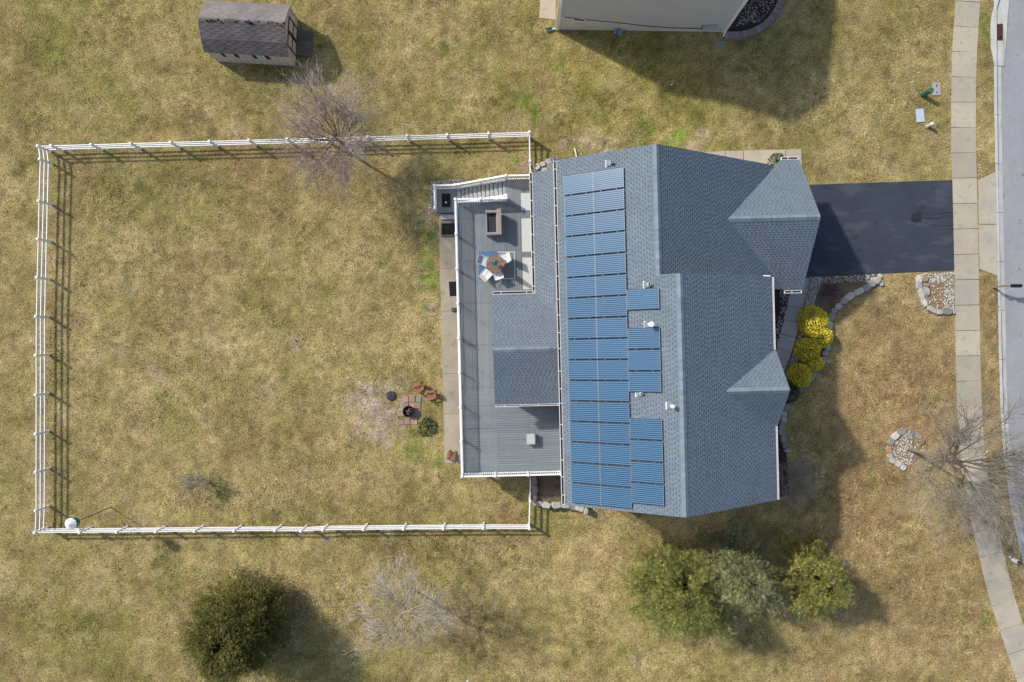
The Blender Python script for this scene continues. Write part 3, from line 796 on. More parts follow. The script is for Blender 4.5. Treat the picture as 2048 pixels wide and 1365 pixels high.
# ------------------------------------------------------------------ deck
ZD = 0.6
deck = thing('deck', 'raised grey composite deck with white railing behind the house', 'deck', tuple(H(0, 0, -1.9)))
boards = {}
def board(u, v, L, along):
    key = round(L, 3)
    if key not in boards:
        g = G(); g.box((0, 0, -.013), (L - .012, .126, .026)); boards[key] = mesh_of('deck_board', g, M['deck_board'])
    place('deck_board', boards[key], deck, H(u, v, ZD), (0, 0, TH + (math.pi / 2 if along == 'v' else 0)))
BW = .1455
k = 0; u = -3.17
while u < 2.95:
    top = 8.6 if not (-.12 < u) else 9.92
    if u < -1.12:
        cuts = [-3.14, 0.35 if k % 2 else -.6, 3.2 if k % 2 else 5.9, top]
    elif u < 3.0:
        cuts = [2.05, 5.55 if k % 2 else 3.95, top]
    for a, b in zip(cuts, cuts[1:]): board(u, (a + b) / 2, b - a, 'v')
    u += BW; k += 1
k = 0; v = -8.02
while v < -3.15:
    cuts = [-3.2, -2.55 if k % 4 else -.9, .9 if k % 2 else 1.25, 2.95]
    for a, b in zip(cuts, cuts[1:]): board((a + b) / 2, v, b - a, 'u')
    v += BW; k += 1
g = G()
for vv in (-8.0, -5.4, -2.8, -.2, 2.4, 5, 7.6): g.hbox(-3.2, 2.95, vv - .06, vv + .06, ZD - .28, ZD - .03)
for uu in (-3.0, -1, 1): g.hbox(uu - .06, uu + .06, -8.0, 8.5, ZD - .27, ZD - .035)
part('joist_frame', g, M['deck_frame'], deck)
for (a, b) in (((-3.27, -8.13), (-3.25, 8.65)), ((-3.25, -8.13), (3.0, -8.11)), ((-3.25, 8.63), (-.15, 8.65))):
    g = G(); g.hbox(min(a[0], b[0]), max(a[0], b[0]) if a[0] != b[0] else b[0] + .02, min(a[1], b[1]), max(a[1], b[1]), ZD - .30, ZD - .005)
    part('rim_board', g, M['trim_white'], deck)
pg = G(); pg.box((0, 0, 0), (.14, .14, 2.4)); pmsh = mesh_of('support_post', pg, M['trim_white'])
for vv in (-7.9, -4.6, -1.3, 2.0, 5.3, 8.4): place('support_post', pmsh, deck, H(-3.05, vv, -.95), (0, 0, TH))

gb = G(); gb.box((0, 0, .43), (.044, .044, .84)); bal = mesh_of('baluster', gb, M['vinyl_white'])
gp = G(); gp.box((0, 0, .52), (.115, .115, 1.06)); gp.box((0, 0, 1.06), (.15, .15, .03)); gp.box((0, 0, 1.085), (.09, .09, .03)); postm = mesh_of('rail_post', gp, M['vinyl_white'])
def railing(a, b, za, zb_, parent, nposts, first=True, last=True, spacing=.126):
    A, B = H(*a, za), H(*b, zb_)
    g = G(); up = Vector((0, 0, 1.0))
    g.beam(A + up * .985, B + up * .985, .095, .05); part('top_rail', g, M['vinyl_white'], parent)
    g = G(); g.beam(A + up * .09, B + up * .09, .06, .05); part('bottom_rail', g, M['vinyl_white'], parent)
    L = (B - A).length
    for k in range(nposts):
        if (k == 0 and not first) or (k == nposts - 1 and not last): continue
        q = A.lerp(B, k / (nposts - 1)); place('rail_post', postm, parent, q - Vector((0, 0, .02)), (0, 0, TH))
    n = int(L / spacing)
    return A, B, n
def balusters(A, B, n, parent):
    for k in range(n):
        place('baluster', bal, parent, A.lerp(B, (k + .5) / n) + Vector((0, 0, .1)), (0, 0, TH))
segs = [((-3.2, -8.05), (-3.2, 8.58), ZD, ZD, 9), ((-3.2, -8.05), (2.75, -8.05), ZD, ZD, 4), ((-3.2, 8.58), (-.12, 8.58), ZD, ZD, 3), ((-.12, 9.92), (1.38, 9.92), ZD, ZD, 2)]
for i, (a, b, z0, z1, n) in enumerate(segs):
    A, B, nb = railing(a, b, z0, z1, deck, n, first=(i in (0, 3)), last=(i != 3 or True))
    balusters(A, B, nb, deck)
# stairs
stair = thing('deck_stairs', 'white railed stairs with weathered treads going down from the deck', 'stairs', tuple(H(-2, 9.3, -1.9)))
NT = 12
for k in range(NT):
    u0 = -.12 - .268 * k; z = ZD - .183 * (k + 1) + .183
    g = G(); g.hbox(u0 - .212, u0 + .008, 8.78, 9.84, z - .045 - .04, z - .04); part('tread', g, M['stair_tread'], stair)
    g = G(); g.hbox(u0 - .262, u0 - .205, 8.78, 9.84, z - .20, z - .11); part('riser', g, M['cable'], stair)
ZL = ZD - .183 * NT + .1
for vv in (8.72, 9.88):
    g = G(); g.beam(H(-.1, vv, ZD - .2), H(-3.36, vv, ZL - .1), .04, .26); part('stringer', g, M['trim_white'], stair)
for (va, nm) in ((9.92, 4), (8.74, 3)):
    A, B, nb = railing((-.14, va), (-3.36, va), ZD + .02, ZL + .05, stair, nm - 1 if va > 9 else nm - 1, first=(va < 9), last=(va > 9))
    balusters(A, B, nb, stair)
land = thing('stair_landing', 'low grey board landing with white rail at the foot of the deck stairs', 'landing', tuple(H(-4, 9.2, -1.9)))
u = -4.66
while u < -3.3:
    key = 1.5
    if key not in boards:
        g = G(); g.box((0, 0, -.013), (1.49, .126, .026)); boards[key] = mesh_of('deck_board', g, M['deck_board'])
    place('deck_board', boards[key], land, H(u + .06, 9.17, ZL), (0, 0, TH + math.pi / 2)); u += BW
g = G(); g.hbox(-4.74, -3.30, 8.38, 8.42, ZL - .2, ZL - .003); g.hbox(-4.74, -4.70, 8.42, 9.96, ZL - .2, ZL - .003); part('rim_board', g, M['deck_board'], land)
for i, (a, b) in enumerate((((-4.66, 9.92), (-3.36, 9.92)), ((-4.66, 8.50), (-4.66, 9.92)))):
    A, B, nb = railing(a, b, ZL, ZL, land, 2, first=True, last=False)
    balusters(A, B, nb, land)
g = G(); g.hbox(-4.45, -3.3, 7.98, 8.30, -1.80, -1.72); part('lower_step', g, M['stair_tread'], land)
c = H(-4.02, 9.17, ZL + .008)
g = G(); g.box(c, (.56, .86, .014), rz=TH)
single('doormat', g, M['dark_mat'], 'black mat on the stair landing', 'mat', tuple(c))
g = G(); g.lathe(c + Vector((0, -.15, .008)), [(.05, 0), (.07, .05), (.05, .12), (.02, .13)], 10)
single('flower_pot', g, M['pale_plastic'], 'tiny pale pot standing on the black landing mat', 'pot', tuple(c + Vector((0, -.15, .008))))

# things on the deck
for (v0, v1, lab) in ((8.0, 9.05, 'pale patch of painted window light on the deck under the porch eave beside the stair head'), (5.45, 7.5, 'pale patch of painted window light on the deck, middle one of three along the porch eave'), (3.15, 5.1, 'pale patch of painted window light on the deck under the porch eave nearest the sunroom roof')):
    g = G(); g.hbox(.76, 2.2, v0, v1, ZD + .004, ZD + .016)  # thin pale sheet in place of sunlight reflected from the house windows
    single('window_light_patch', g, M['window_light'], lab, 'mat', tuple(H(1.2, (v0 + v1) / 2, ZD)), group='painted window light on the deck')

# wicker loveseat
lo = thing('wicker_loveseat', 'brown wicker loveseat without cushions on the deck', 'loveseat', tuple(H(-.92, 7.22, ZD)))
def seat_piece(u0, u1, v0, v1, z0, z1, name, mat):
    g = G(); g.hbox(u0, u1, v0, v1, ZD + z0, ZD + z1); o = part(name, g, mat, lo)
    md = o.modifiers.new('bevel', 'BEVEL'); md.width = .035; md.segments = 2
    return o
U0, U1, V0, V1 = -1.43, -.50, 6.45, 7.95
seat_piece(U0, U1 - .22, V1 - .16, V1, .05, .62, 'armrest', M['wicker']); seat_piece(U0, U1 - .22, V0, V0 + .16, .05, .62, 'armrest', M['wicker'])
g = G(); b = [H(U1 - .30, V0, ZD + .3), H(U1 - .12, V0, ZD + .3), H(U1 - .12, V1, ZD + .3), H(U1 - .30, V1, ZD + .3)]; t = [H(U1 - .17, V0 - .02, ZD + .95), H(U1 + .03, V0 - .02, ZD + .95), H(U1 + .03, V1 + .02, ZD + .95), H(U1 - .17, V1 + .02, ZD + .95)]
g.hexa(b, t); part('backrest', g, M['wicker'], lo)
g = G(); g.hbox(U0, U0 + .09, V0 + .16, V1 - .16, ZD + .05, ZD + .38); part('front_apron', g, M['wicker'], lo)
sf = None
g = G(); g.hbox(U0 + .09, U1 - .30, V0 + .16, V1 - .16, ZD + .10, ZD + .14); sf = part('seat_deck', g, M['dark_void'], lo)
g = G()
for k in range(6): uu = U0 + .13 + k * .082; g.hbox(uu, uu + .035, V0 + .16, V1 - .16, ZD + .27, ZD + .285)
for k in range(12): vv = V0 + .2 + k * .1; g.hbox(U0 + .09, U1 - .3, vv, vv + .04, ZD + .287, ZD + .300)
part('seat_webbing', g, M['webbing'], sf)
lg = G(); lg.box((0, 0, .05), (.06, .06, .1)); lgm = mesh_of('leg', lg, M['black_steel'])
for uu in (U0 + .08, U1 - .2):
    for vv in (V0 + .08, V1 - .08): place('leg', lgm, lo, H(uu, vv, ZD))

# rug
rc = at(993.5, 530.5, ZD + .004)
rug = thing('outdoor_rug', 'blue outdoor rug with a white border line under the round table', 'rug', tuple(rc))
x0, y0 = at(957, 504, ZD).xy; x1, y1 = at(1030, 558.5, ZD).xy
g = G(); g.box(((x0 * .47 + x1 * .53), (y0 + y1) / 2, ZD + .007), ((x1 - x0) * .94 , y0 - y1, .006), rz=TH * .5); part('field', g, M['rug_grey'], rug)
xm = x0 + (x1 - x0) * .52
g = G(); g.box(((x0 + xm) / 2, (y0 + y1) / 2, ZD + .012), (xm - x0, y0 - y1 + .05, .005), rz=TH * .5); part('blue_panel', g, M['rug_blue'], rug)
g = G(); g.box((x1 - .02, (y0 + y1) / 2, ZD + .013), (.045, y0 - y1, .006), rz=TH * .5); g.box(((xm + x1) / 2, y1 + .02, ZD + .0165), (x1 - xm, .045, .003), rz=TH * .5); g.box(((xm + x1) / 2, y0 - .02, ZD + .0165), (x1 - xm, .045, .003), rz=TH * .5)
part('border_line', g, M['rug_white'], rug)

# round table with closed umbrella
tc = at(990.8, 528.6, ZD + .74); tc.z = ZD
tb = thing('patio_table', 'round brown slatted patio table on the blue rug', 'table', tuple(tc))
NS = 24; R_ = .545
for k in range(NS):
    a0, a1 = 2 * math.pi * k / NS + .012, 2 * math.pi * (k + 1) / NS - .012
    pl = [(tc.x + r * math.cos(a), tc.y + r * math.sin(a)) for r, a in ((.11, a0), (R_ - .03, a0), (R_ - .03, a1), (.11, a1))]
    g = G(); g.prism(pl, ZD + .715, ZD + .74 + .006 * (k % 3)); part('slat', g, M['table_wood'], tb)
g = G()
for k in range(32):
    a0, a1 = 2 * math.pi * k / 32, 2 * math.pi * (k + 1) / 32
    pl = [(tc.x + r * math.cos(a), tc.y + r * math.sin(a)) for r, a in ((R_ - .03, a0), (R_ + .01, a0), (R_ + .01, a1), (R_ - .03, a1))]
    g.prism(pl, ZD + .70, ZD + .745)
part('rim', g, M['table_wood'], tb)
g = G(); g.lathe((tc.x, tc.y, ZD + .69), [(.30, 0), (.30, .02)], 20); part('underframe', g, M['table_wood'], tb)
for k in range(4):
    a = math.pi / 4 + k * math.pi / 2; g = G()
    g.beam((tc.x + .28 * math.cos(a), tc.y + .28 * math.sin(a), ZD + .70), (tc.x + .42 * math.cos(a), tc.y + .42 * math.sin(a), ZD + .02), .04, .04); part('leg', g, M['table_wood'], tb)
um = thing('patio_umbrella', 'closed teal umbrella standing through the round table', 'umbrella', tuple(tc))
g = G(); g.lathe((tc.x, tc.y, ZD + .02), [(.22, 0), (.22, .05), (.05, .09)], 16); part('base', g, M['black_steel'], um)
g = G(); g.tube([(tc.x, tc.y, ZD + .05), (tc.x, tc.y, ZD + 2.35)], .02, 8); part('pole', g, M['trim_white'], um)
g = G(); n = 16; vs = []
for r, z in ((.10, 1.02), (.155, 1.25), (.145, 1.6), (.10, 1.95), (.06, 2.2), (.012, 2.32)):
    for k in range(n):
        rr = r * (1.15 if k % 2 else .72); a = 2 * math.pi * k / n + z * .3
        vs.append((tc.x + rr * math.cos(a), tc.y + rr * math.sin(a), ZD + z))
g.add(vs, [(i * n + k, i * n + (k + 1) % n, (i + 1) * n + (k + 1) % n, (i + 1) * n + k) for i in range(5) for k in range(n)] + [tuple(range(5 * n, 6 * n))])
part('canopy', g, M['teal_cloth'], um)
# chairs: sling seat, tall sling back, arms, legs
def chair(px, py, face, label, mat, back_h=.55):
    p = at(px, py, ZD + .4); p.z = ZD
    o = thing('sling_chair', label, 'chair', tuple(p), group='sling chairs around the round table')
    R = Matrix.Rotation(face, 3, 'Z')          # local +x is where the sitter looks
    P = lambda x, y, z: p + R @ Vector((x, y, z))
    g = G(); g.hexa([P(-.24, -.25, .40), P(.24, -.25, .43), P(.24, .25, .43), P(-.24, .25, .40)], [P(-.24, -.25, .42), P(.24, -.25, .45), P(.24, .25, .45), P(-.24, .25, .42)]); part('seat', g, mat, o)
    g = G(); g.hexa([P(-.26, -.25, .43), P(-.235, -.25, .43), P(-.235, .25, .43), P(-.26, .25, .43)], [P(-.43, -.24, .43 + back_h), P(-.405, -.24, .43 + back_h), P(-.405, .24, .43 + back_h), P(-.43, .24, .43 + back_h)]); part('backrest', g, mat, o)
    for s in (-1, 1):
        g = G(); g.tube([P(.22, s * .28, 0), P(.22, s * .28, .62), P(-.32, s * .28, .62)], .016, 6); part('armrest', g, M['trim_white'], o)
        g = G(); g.tube([P(-.30, s * .27, 0), P(-.25, s * .27, .42), P(-.43, s * .25, .43 + back_h + .02)], .016, 6); part('leg', g, M['trim_white'], o)
chair(968.5, 523, math.radians(-20), 'pale grey sling chair facing the round table, nearest the deck rail', M['grey_sling'], .25)
chair(974, 549, math.radians(48), 'white sling chair on the blue part of the rug, turned toward the table', M['white_sling'], .22)
chair(1007, 519, math.radians(195), 'tall backed white sling chair between the round table and the porch roof', M['white_sling'], .62)
chair(995, 546.5, math.radians(110), 'sling chair in shadow at the rug edge nearest the sunroom roof', M['white_sling'], .25)
# side table
p = H(.98, -5.97, ZD)
st_ = thing('side_table', 'small square side table with a pale glass top alone on the deck', 'table', tuple(p))
g = G(); g.box(p + Vector((0, 0, .44)), (.50, .60, .015), rz=TH); part('glass_top', g, M['glass_top'], st_)
g = G()
for s in (-1, 1):
    g.box(p + H(s * .27, 0, .435), (.05, .68, .05), rz=TH); g.box(p + H(0, s * .325, .434), (.50, .045, .05), rz=TH)
part('top_frame', g, M['wicker'], st_)
g = G(); g.box(p + Vector((0, 0, .20)), (.50, .60, .40), rz=TH); part('body', g, M['wicker'], st_)

# ------------------------------------------------------------------ back slab, mats, fire pit, chairs in the yard
slab = thing('back_slab', 'long stained concrete slab under the deck edge', 'slab', tuple(ground(895, 700)), kind='structure')
for v0, v1 in ((8.35, 4.83), (4.81, 2.05), (2.03, -2.0), (-2.02, -4.6), (-4.62, -7.85)):
    g = G(); pl = [(-4.56, v1), (-1.5, v1), (-1.5, v0), (-4.56, v0)]
    g.prism([tuple(H(*q).xy) for q in pl], -2.1, -1.86); part('slab', g, M['slab_concrete'], slab)
g = G(); g.hbox(-4.40, -3.2, 6.95, 7.75, -1.865, -1.80); ww = single('window_well', g, M['dark_void'], 'dark timber framed well in the back slab beside the landing', 'well', tuple(H(-3.9, 7.35, -1.86)))
g = G(); g.hbox(-4.44, -3.2, 7.72, 7.80, -1.86, -1.74); g.hbox(-4.44, -3.2, 6.90, 6.98, -1.86, -1.74); g.hbox(-4.44, -4.36, 6.98, 7.72, -1.86, -1.74); part('well_frame', g, M['weathered_wood'], ww)
c = at(907, 578, -1.85); g = G(); g.box(c, (.55, .95, .015), rz=TH + .05)
single('rubber_mat', g, M['dark_mat'], 'black rubber mat on the back slab half under the deck', 'mat', tuple(c))
c = at(911, 620, -1.8); g = G(); g.box(c + Vector((0, 0, .02)), (.5, .26, .05)); g.box(c + Vector((-.1, 0, .07)), (.25, .2, .06))
single('watering_tray', g, M['green_plastic'], 'small green plastic tray on the back slab under the deck edge', 'tray', tuple(c))

# fire pit pavers
fp = ground(821, 823)
pit_pad = thing('paver_pad', 'red and grey paver pad under the fire pit', 'paving', tuple(fp), kind='structure')
for i, (px, py, w, h, mt) in enumerate(((811, 799, 10, 12, 'r'), (823.5, 798.5, 12, 12, 'r'), (837, 799, 10, 11, 'g'), (811, 812, 11, 12, 'g'), (824, 812, 11, 11, 'r'), (835.5, 811.5, 11, 11, 'r'), (810, 826, 11, 13, 'r'), (822, 826, 11, 13, 'g'), (834, 826, 11, 13, 'g'), (814, 842.5, 11, 13, 'r'), (828, 843, 13, 13, 'r'), (803, 845, 9, 9, 'g'))):
    c = ground(px, py, .02); g = G(); k = 1 / 30.7
    g.box(c, (w * k, h * k, .07), rz=rng.uniform(-.05, .05)); part('paver', g, M['paver_red' if mt == 'r' else 'paver_grey'], pit_pad)
c = ground(818.5, 822.5, .055)
pit = thing('fire_pit', 'round black fire pit holding burnt logs on pavers', 'fire pit', tuple(c))
g = G(); n = 28; prof = [(.24, .02), (.33, .02), (.37, .32), (.385, .335), (.36, .345), (.335, .32), (.30, .07), (.02, .06)]
g.lathe(c, prof, n); part('bowl', g, M['black_steel'], pit, smooth=False)
g = G(); g.lathe(c + Vector((0, 0, .07)), [(.30, 0), (.25, .03), (.02, .05)], 18); part('ashes', g, M['ash'], pit)
for k in range(4):
    a = k * 1.3 + .3; d = Vector((math.cos(a), math.sin(a), 0)); g = G()
    g.tube([c + d * .24 + Vector((0, 0, .14 + .03 * k)), c - d * .2 + Vector((.02, .02, .20 + .02 * k))], .035, 7); part('log', g, M['log'], pit)
c = ground(782.5, 792, .03); g = G()
g.lathe(c, [(.31, 0), (.32, .03), (.28, .07), (.1, .1), (.01, .105)], 24)
lid = single('spark_screen', g, M['ash'], 'round dark mesh lid lying on the grass beside the pavers', 'screen', tuple(c))
g = G(); g.lathe(c + Vector((0, 0, .105)), [(.03, 0), (.035, .03)], 10); part('knob', g, M['black_steel'], lid)

def adirondack(px, py, face, label):
    p = ground(px, py, .02 if px < 880 else .06)
    if px > 880: p = at(px, py, -1.80)
    o = thing('adirondack_chair', label, 'chair', tuple(p), group='brown wooden chairs in the back yard')
    R = Matrix.Rotation(face, 3, 'Z')
    P = lambda x, y, z: p + R @ Vector((x, y, z)) * .76
    for k in range(5):
        y = -.2 + k * .1; g = G()
        g.hexa([P(-.26, y - .044, .22), P(-.24, y - .044, .22), P(-.24, y + .044, .22), P(-.26, y + .044, .22)], [P(-.47, y * 1.12 - .044, .84 - abs(y) * .4), P(-.45, y * 1.12 - .044, .84 - abs(y) * .4), P(-.45, y * 1.12 + .044, .84 - abs(y) * .4), P(-.47, y * 1.12 + .044, .84 - abs(y) * .4)])
        part('back_slat', g, M['cedar'], o)
    for k in range(5):
        x = -.2 + k * .115; g = G(); g.box(P(x, 0, .24 + k * .028), (.076, .40, .015), rz=face); part('seat_slat', g, M['cedar'], o)
    for s in (-1, 1):
        g = G(); g.box(P(.0, s * .31, .53), (.50, .085, .018), rz=face); part('armrest', g, M['cedar'], o)
        g = G(); g.beam(P(.30, s * .28, 0), P(.30, s * .28, .52), .03, .09); part('leg', g, M['cedar'], o)
        g = G(); g.beam(P(-.45, s * .24, .0), P(.32, s * .26, .32), .03, .10); part('leg', g, M['cedar'], o)
adirondack(838.5, 775, math.radians(-140), 'brown slatted wooden chair, the farther from the slab of two near the fire pit')
adirondack(863, 790, math.radians(-165), 'brown slatted wooden chair on the grass between fire pit and slab edge')
adirondack(903, 911, math.radians(-100), 'brown slatted wooden chair at the end of the back slab')
c = ground(868, 848, .03); g = G(); g.box(c, (.11, .13, .06), rz=.5)
single('paper_scrap', g, M['trim_white'], 'small white block lying beside the low green shrub', 'litter', tuple(c))
for (px, py, lab) in ((1343, 170, 'small white paper scrap on the shaded lawn below the beige neighbouring house'), (935, 1362, 'small white scrap on the lawn at the bottom edge')):
    c = ground(px, py, .03); g = G(); g.box(c, (.14, .07, .03), rz=.6); single('paper_scrap', g, M['trim_white'], lab, 'litter', tuple(c))

# ------------------------------------------------------------------ white rail fence
fence = thing('rail_fence', 'long white three rail vinyl fence enclosing the back yard', 'fence', (-15, 0, -1.9))
g = G(); g.box((0, 0, .64), (.125, .125, 1.28)); g.box((0, 0, 1.29), (.155, .155, .03)); g.box((0, 0, 1.315), (.10, .10, .03)); fpm = mesh_of('post', g, M['vinyl_white'])
ZT = -1.9 + 1.31
def fpost(px, py): p = at(px, py, ZT); p.z = -1.9; return p
TL, BL, TR, BR = (74.5, 292), (68, 1066), (1059, 264), (1058.5, 1058)
lx = lambda y: np.interp(y, [292, 632, 1066], [79, 70.5, 70])
left = [(lx(y), y) for y in (318, 402, 478, 555, 633, 711, 790, 868, 945, 1022)]
topy = lambda x: np.interp(x, [74, 1059], [292, 264.5])
top = [(x, topy(x)) for x in (101, 181, 260, 340, 418, 497, 574, 652, 735, 814, 894, 977)]
boty = lambda x: np.interp(x, [68, 330, 553, 604, 648, 1058], [1067, 1064, 1062, 1063.5, 1060.5, 1057])
bot = [(x, boty(x)) for x in (158, 232, 310, 388, 467, 549, 601, 645, 726, 806, 886, 966)]
runs = [[TL] + left + [BL], [TL] + top + [TR], [BL] + bot + [BR], [TR, (1060, 322), (1061, 349)], [BR, (1060, 1003), (1061, 958)]]
done = set()
for run in runs:
    P = [fpost(*q) for q in run]
    for i, p in enumerate(P):
        key = (round(p.x, 1), round(p.y, 1))
        if key in done: continue
        done.add(key)
        if run[i] in ((1061, 958),): continue
        place('post', fpm, fence, p, (0, 0, rng.uniform(-.03, .03)))
    for a, b in zip(P, P[1:]):
        d = (b - a).normalized()
        for h in (.40, .78, 1.16):
            g = G(); j = rng.uniform(-.012, .012)
            g.beam(a + d * .05 + Vector((0, 0, h + j)), b - d * .05 + Vector((0, 0, h - j)), .048, .11); part('rail', g, M['vinyl_white'], fence)

# birdhouse on a tall pole
b0 = ground(222, 1015); b1 = Vector((b0.x, b0.y, -1.9 + 3.55))
bh = thing('birdhouse', 'round birdhouse with white roof and teal walls on a tall pole', 'birdhouse', tuple(b0))
g = G(); g.tube([b0, b1], .03, 8); part('pole', g, M['weathered_wood'], bh)
g = G(); g.lathe(b1, [(.24, 0), (.29, .04), (.29, .50)], 10); wl = part('wall', g, M['teal_paint'], bh)
for k in range(10):
    a = 2 * math.pi * (k + .5) / 10; g = G(); q = b1 + Vector((.283 * math.cos(a), .283 * math.sin(a), .3)); g.box(q, (.02, .07, .07), rz=a); part('entrance_hole', g, M['dark_void'], wl)
for k in range(10):
    a0, a1 = 2 * math.pi * k / 10, 2 * math.pi * (k + 1) / 10
    g = G(); ap = b1 + Vector((0, 0, .70)); e0 = b1 + Vector((0.355 * math.cos(a0), 0.355 * math.sin(a0), .50)); e1 = b1 + Vector((0.355 * math.cos(a1), 0.355 * math.sin(a1), .50)); dz = Vector((0, 0, -.03))
    g.add([ap, e0, e1, ap + dz, e0 + dz, e1 + dz], [(0, 1, 2), (5, 4, 3), (1, 4, 5, 2), (0, 3, 4, 1), (2, 5, 3, 0)]); part('roof_panel', g, M['pipe_white'], bh)
c = ground(178, 1053, .0)
g = G(); g.lathe(c, [(.05, 0), (.05, .9), (.13, .95), (.14, 1.05), (.09, 1.14), (.01, 1.17)], 12)
single('garden_light', g, M['pipe_white'], 'small white globe on a post beside the fence near the birdhouse', 'garden light', tuple(c))

# ------------------------------------------------------------------ shed
SH = math.radians(-3.3); sb = ground(517, 85)
shed = thing('shed', 'beige garden shed with dark barn roof and maroon trimmed doors', 'shed', (-16.45, 19.4, -1.9))
S0 = Vector((-16.5, 19.52, -1.9)); cs, ss = math.cos(SH), math.sin(SH)
def Sp(x, y, z): return Vector((S0.x + x * cs - y * ss, S0.y + x * ss + y * cs, S0.z + z))
LX, LY = 2.5, 1.5
prof = [(-LY - .12, 1.76), (-LY + .50, 2.32), (0, 2.80), (LY - .50, 2.32), (LY + .12, 1.76)]
g = G()
wallp = [(-LY, 0), (LY, 0), (LY, 1.80), (LY - .5, 2.25), (0, 2.70), (-LY + .5, 2.25), (-LY, 1.80)]
for y in (-LY, LY):
    n = 12
    for k in range(n):
        xa, xb = -LX + 2 * LX * k / n, -LX + 2 * LX * (k + 1) / n
        g = G(); s = -1 if y < 0 else 1
        g.hexa([Sp(xa + .012, y, 0), Sp(xb - .012, y, 0), Sp(xb - .012, y - s * .04, 0), Sp(xa + .012, y - s * .04, 0)], [Sp(xa + .012, y, 1.85), Sp(xb - .012, y, 1.85), Sp(xb - .012, y - s * .04, 1.85), Sp(xa + .012, y - s * .04, 1.85)])
        part('wall_board', g, M['shed_wood'], shed)
for x in (-LX, LX):
    s = 1 if x > 0 else -1
    m_ = len(wallp)
    g = G(); g.add([Sp(x - s * .02, y * .995, z) for y, z in wallp] + [Sp(x - s * .07, y * .995, z) for y, z in wallp], [tuple(range(m_)), tuple(range(2 * m_ - 1, m_ - 1, -1))] + [(i, (i + 1) % m_, m_ + (i + 1) % m_, m_ + i) for i in range(m_)])
    part('wall', g, M['shed_wood'], shed)
    for y in (-LY, LY):
        g = G(); g.box(Sp(x, y, .92), (.07, .07, 1.84), rz=SH); part('corner_board', g, M['shed_wood'], shed)
XS = lambda a, b, z: Sp(a, b, z)
RX = LX + .14
for i in range(4):
    (ya, za), (yb, zb2) = prof[i], prof[i + 1]
    sl = (zb2 - za) / (yb - ya); zf = (lambda a, sl: (lambda x, y: a[1] + sl * (y - a[0])))((ya, za), sl)
    poly = [(-RX, ya), (RX, ya), (RX, yb), (-RX, yb)]
    g = G(); plane_slab(g, poly, zf, XS, .06); r = part('roof', g, M['shed_cap'], shed)
    g = G(); shingle_plane(g, poly, zf, (0, -1 if sl > 0 else 1), XS, rng, e=.15, w=.62, slope=abs(sl), tones=((1.0, .7) if sl > 0 else (1.75, 1.4))); part('shingles', g, M['shed_shingle'], r, kind='stuff')  # sunlit look painted in: north slopes tinted lighter than the shaded south ones
g = G(); cap_run(g, Sp(-RX, 0, 2.80), Sp(RX, 0, 2.80), Vector((-ss, cs, 0)), (.5, .5), .13, rng, .2); part('ridge_cap', g, M['shed_cap'], shed)
g = G(); rm_ = random.Random(4)
for _ in range(26):
    x = rm_.choice((rm_.uniform(-RX, -.2), rm_.uniform(-.1, 1.1), rm_.uniform(1.6, RX))); q = Sp(x, rm_.uniform(-.14, .02), 2.80)
    g.box(q + Vector((0, 0, .0)), (rm_.uniform(.05, .16), rm_.uniform(.05, .09), .05), rz=SH)
part('moss', g, M['dark_void'], shed, kind='stuff')
# doors on the east end
for s in (-1, 1):
    yc = s * .47
    g = G(); g.box(Sp(LX + .005, yc, .92), (.04, .90, 1.72), rz=SH); dr_ = part('door', g, M['shed_wood'], shed)
    for (y0, y1, z0, z1) in ((yc - .45, yc + .45, .06, .16), (yc - .45, yc + .45, 1.68, 1.78), (yc - .45, yc + .45, .88, .97), (yc - .45, yc - .36, .16, 1.68), (yc + .36, yc + .45, .16, 1.68)):
        g = G(); g.box(Sp(LX + .04, (y0 + y1) / 2, (z0 + z1) / 2), (.03, y1 - y0, z1 - z0), rz=SH); part('trim_board', g, M['maroon'], dr_)
for xc in (-1.25, .72):
    g = G(); g.box(Sp(xc, -LY - .02, 1.28), (.50, .05, .62), rz=SH); wn_ = part('window', g, M['trim_white'], shed)
    for zz in (1.13, 1.43):
        g = G(); g.box(Sp(xc, -LY - .045, zz), (.38, .02, .24), rz=SH); part('pane', g, M['meter_grey'], wn_)
    for s in (-1, 1):
        g = G(); g.box(Sp(xc + s * .40, -LY - .025, 1.28), (.24, .04, .66), rz=SH); part('shutter', g, M['maroon'], shed)
ramp = thing('shed_ramp', 'weathered plank ramp at the shed doors', 'ramp', tuple(Sp(LX + .6, 0, 0)))
for k in range(7):
    g = G(); y = -.95 + k * .235 + .1
    g.hexa([Sp(LX + .06, y, .16), Sp(LX + 1.05, y, .02), Sp(LX + 1.05, y + .225, .02), Sp(LX + .06, y + .225, .16)], [Sp(LX + .06, y, .20), Sp(LX + 1.05, y, .07), Sp(LX + 1.05, y + .225, .07), Sp(LX + .06, y + .225, .20)])
    part('plank', g, M['weathered_wood'], ramp)

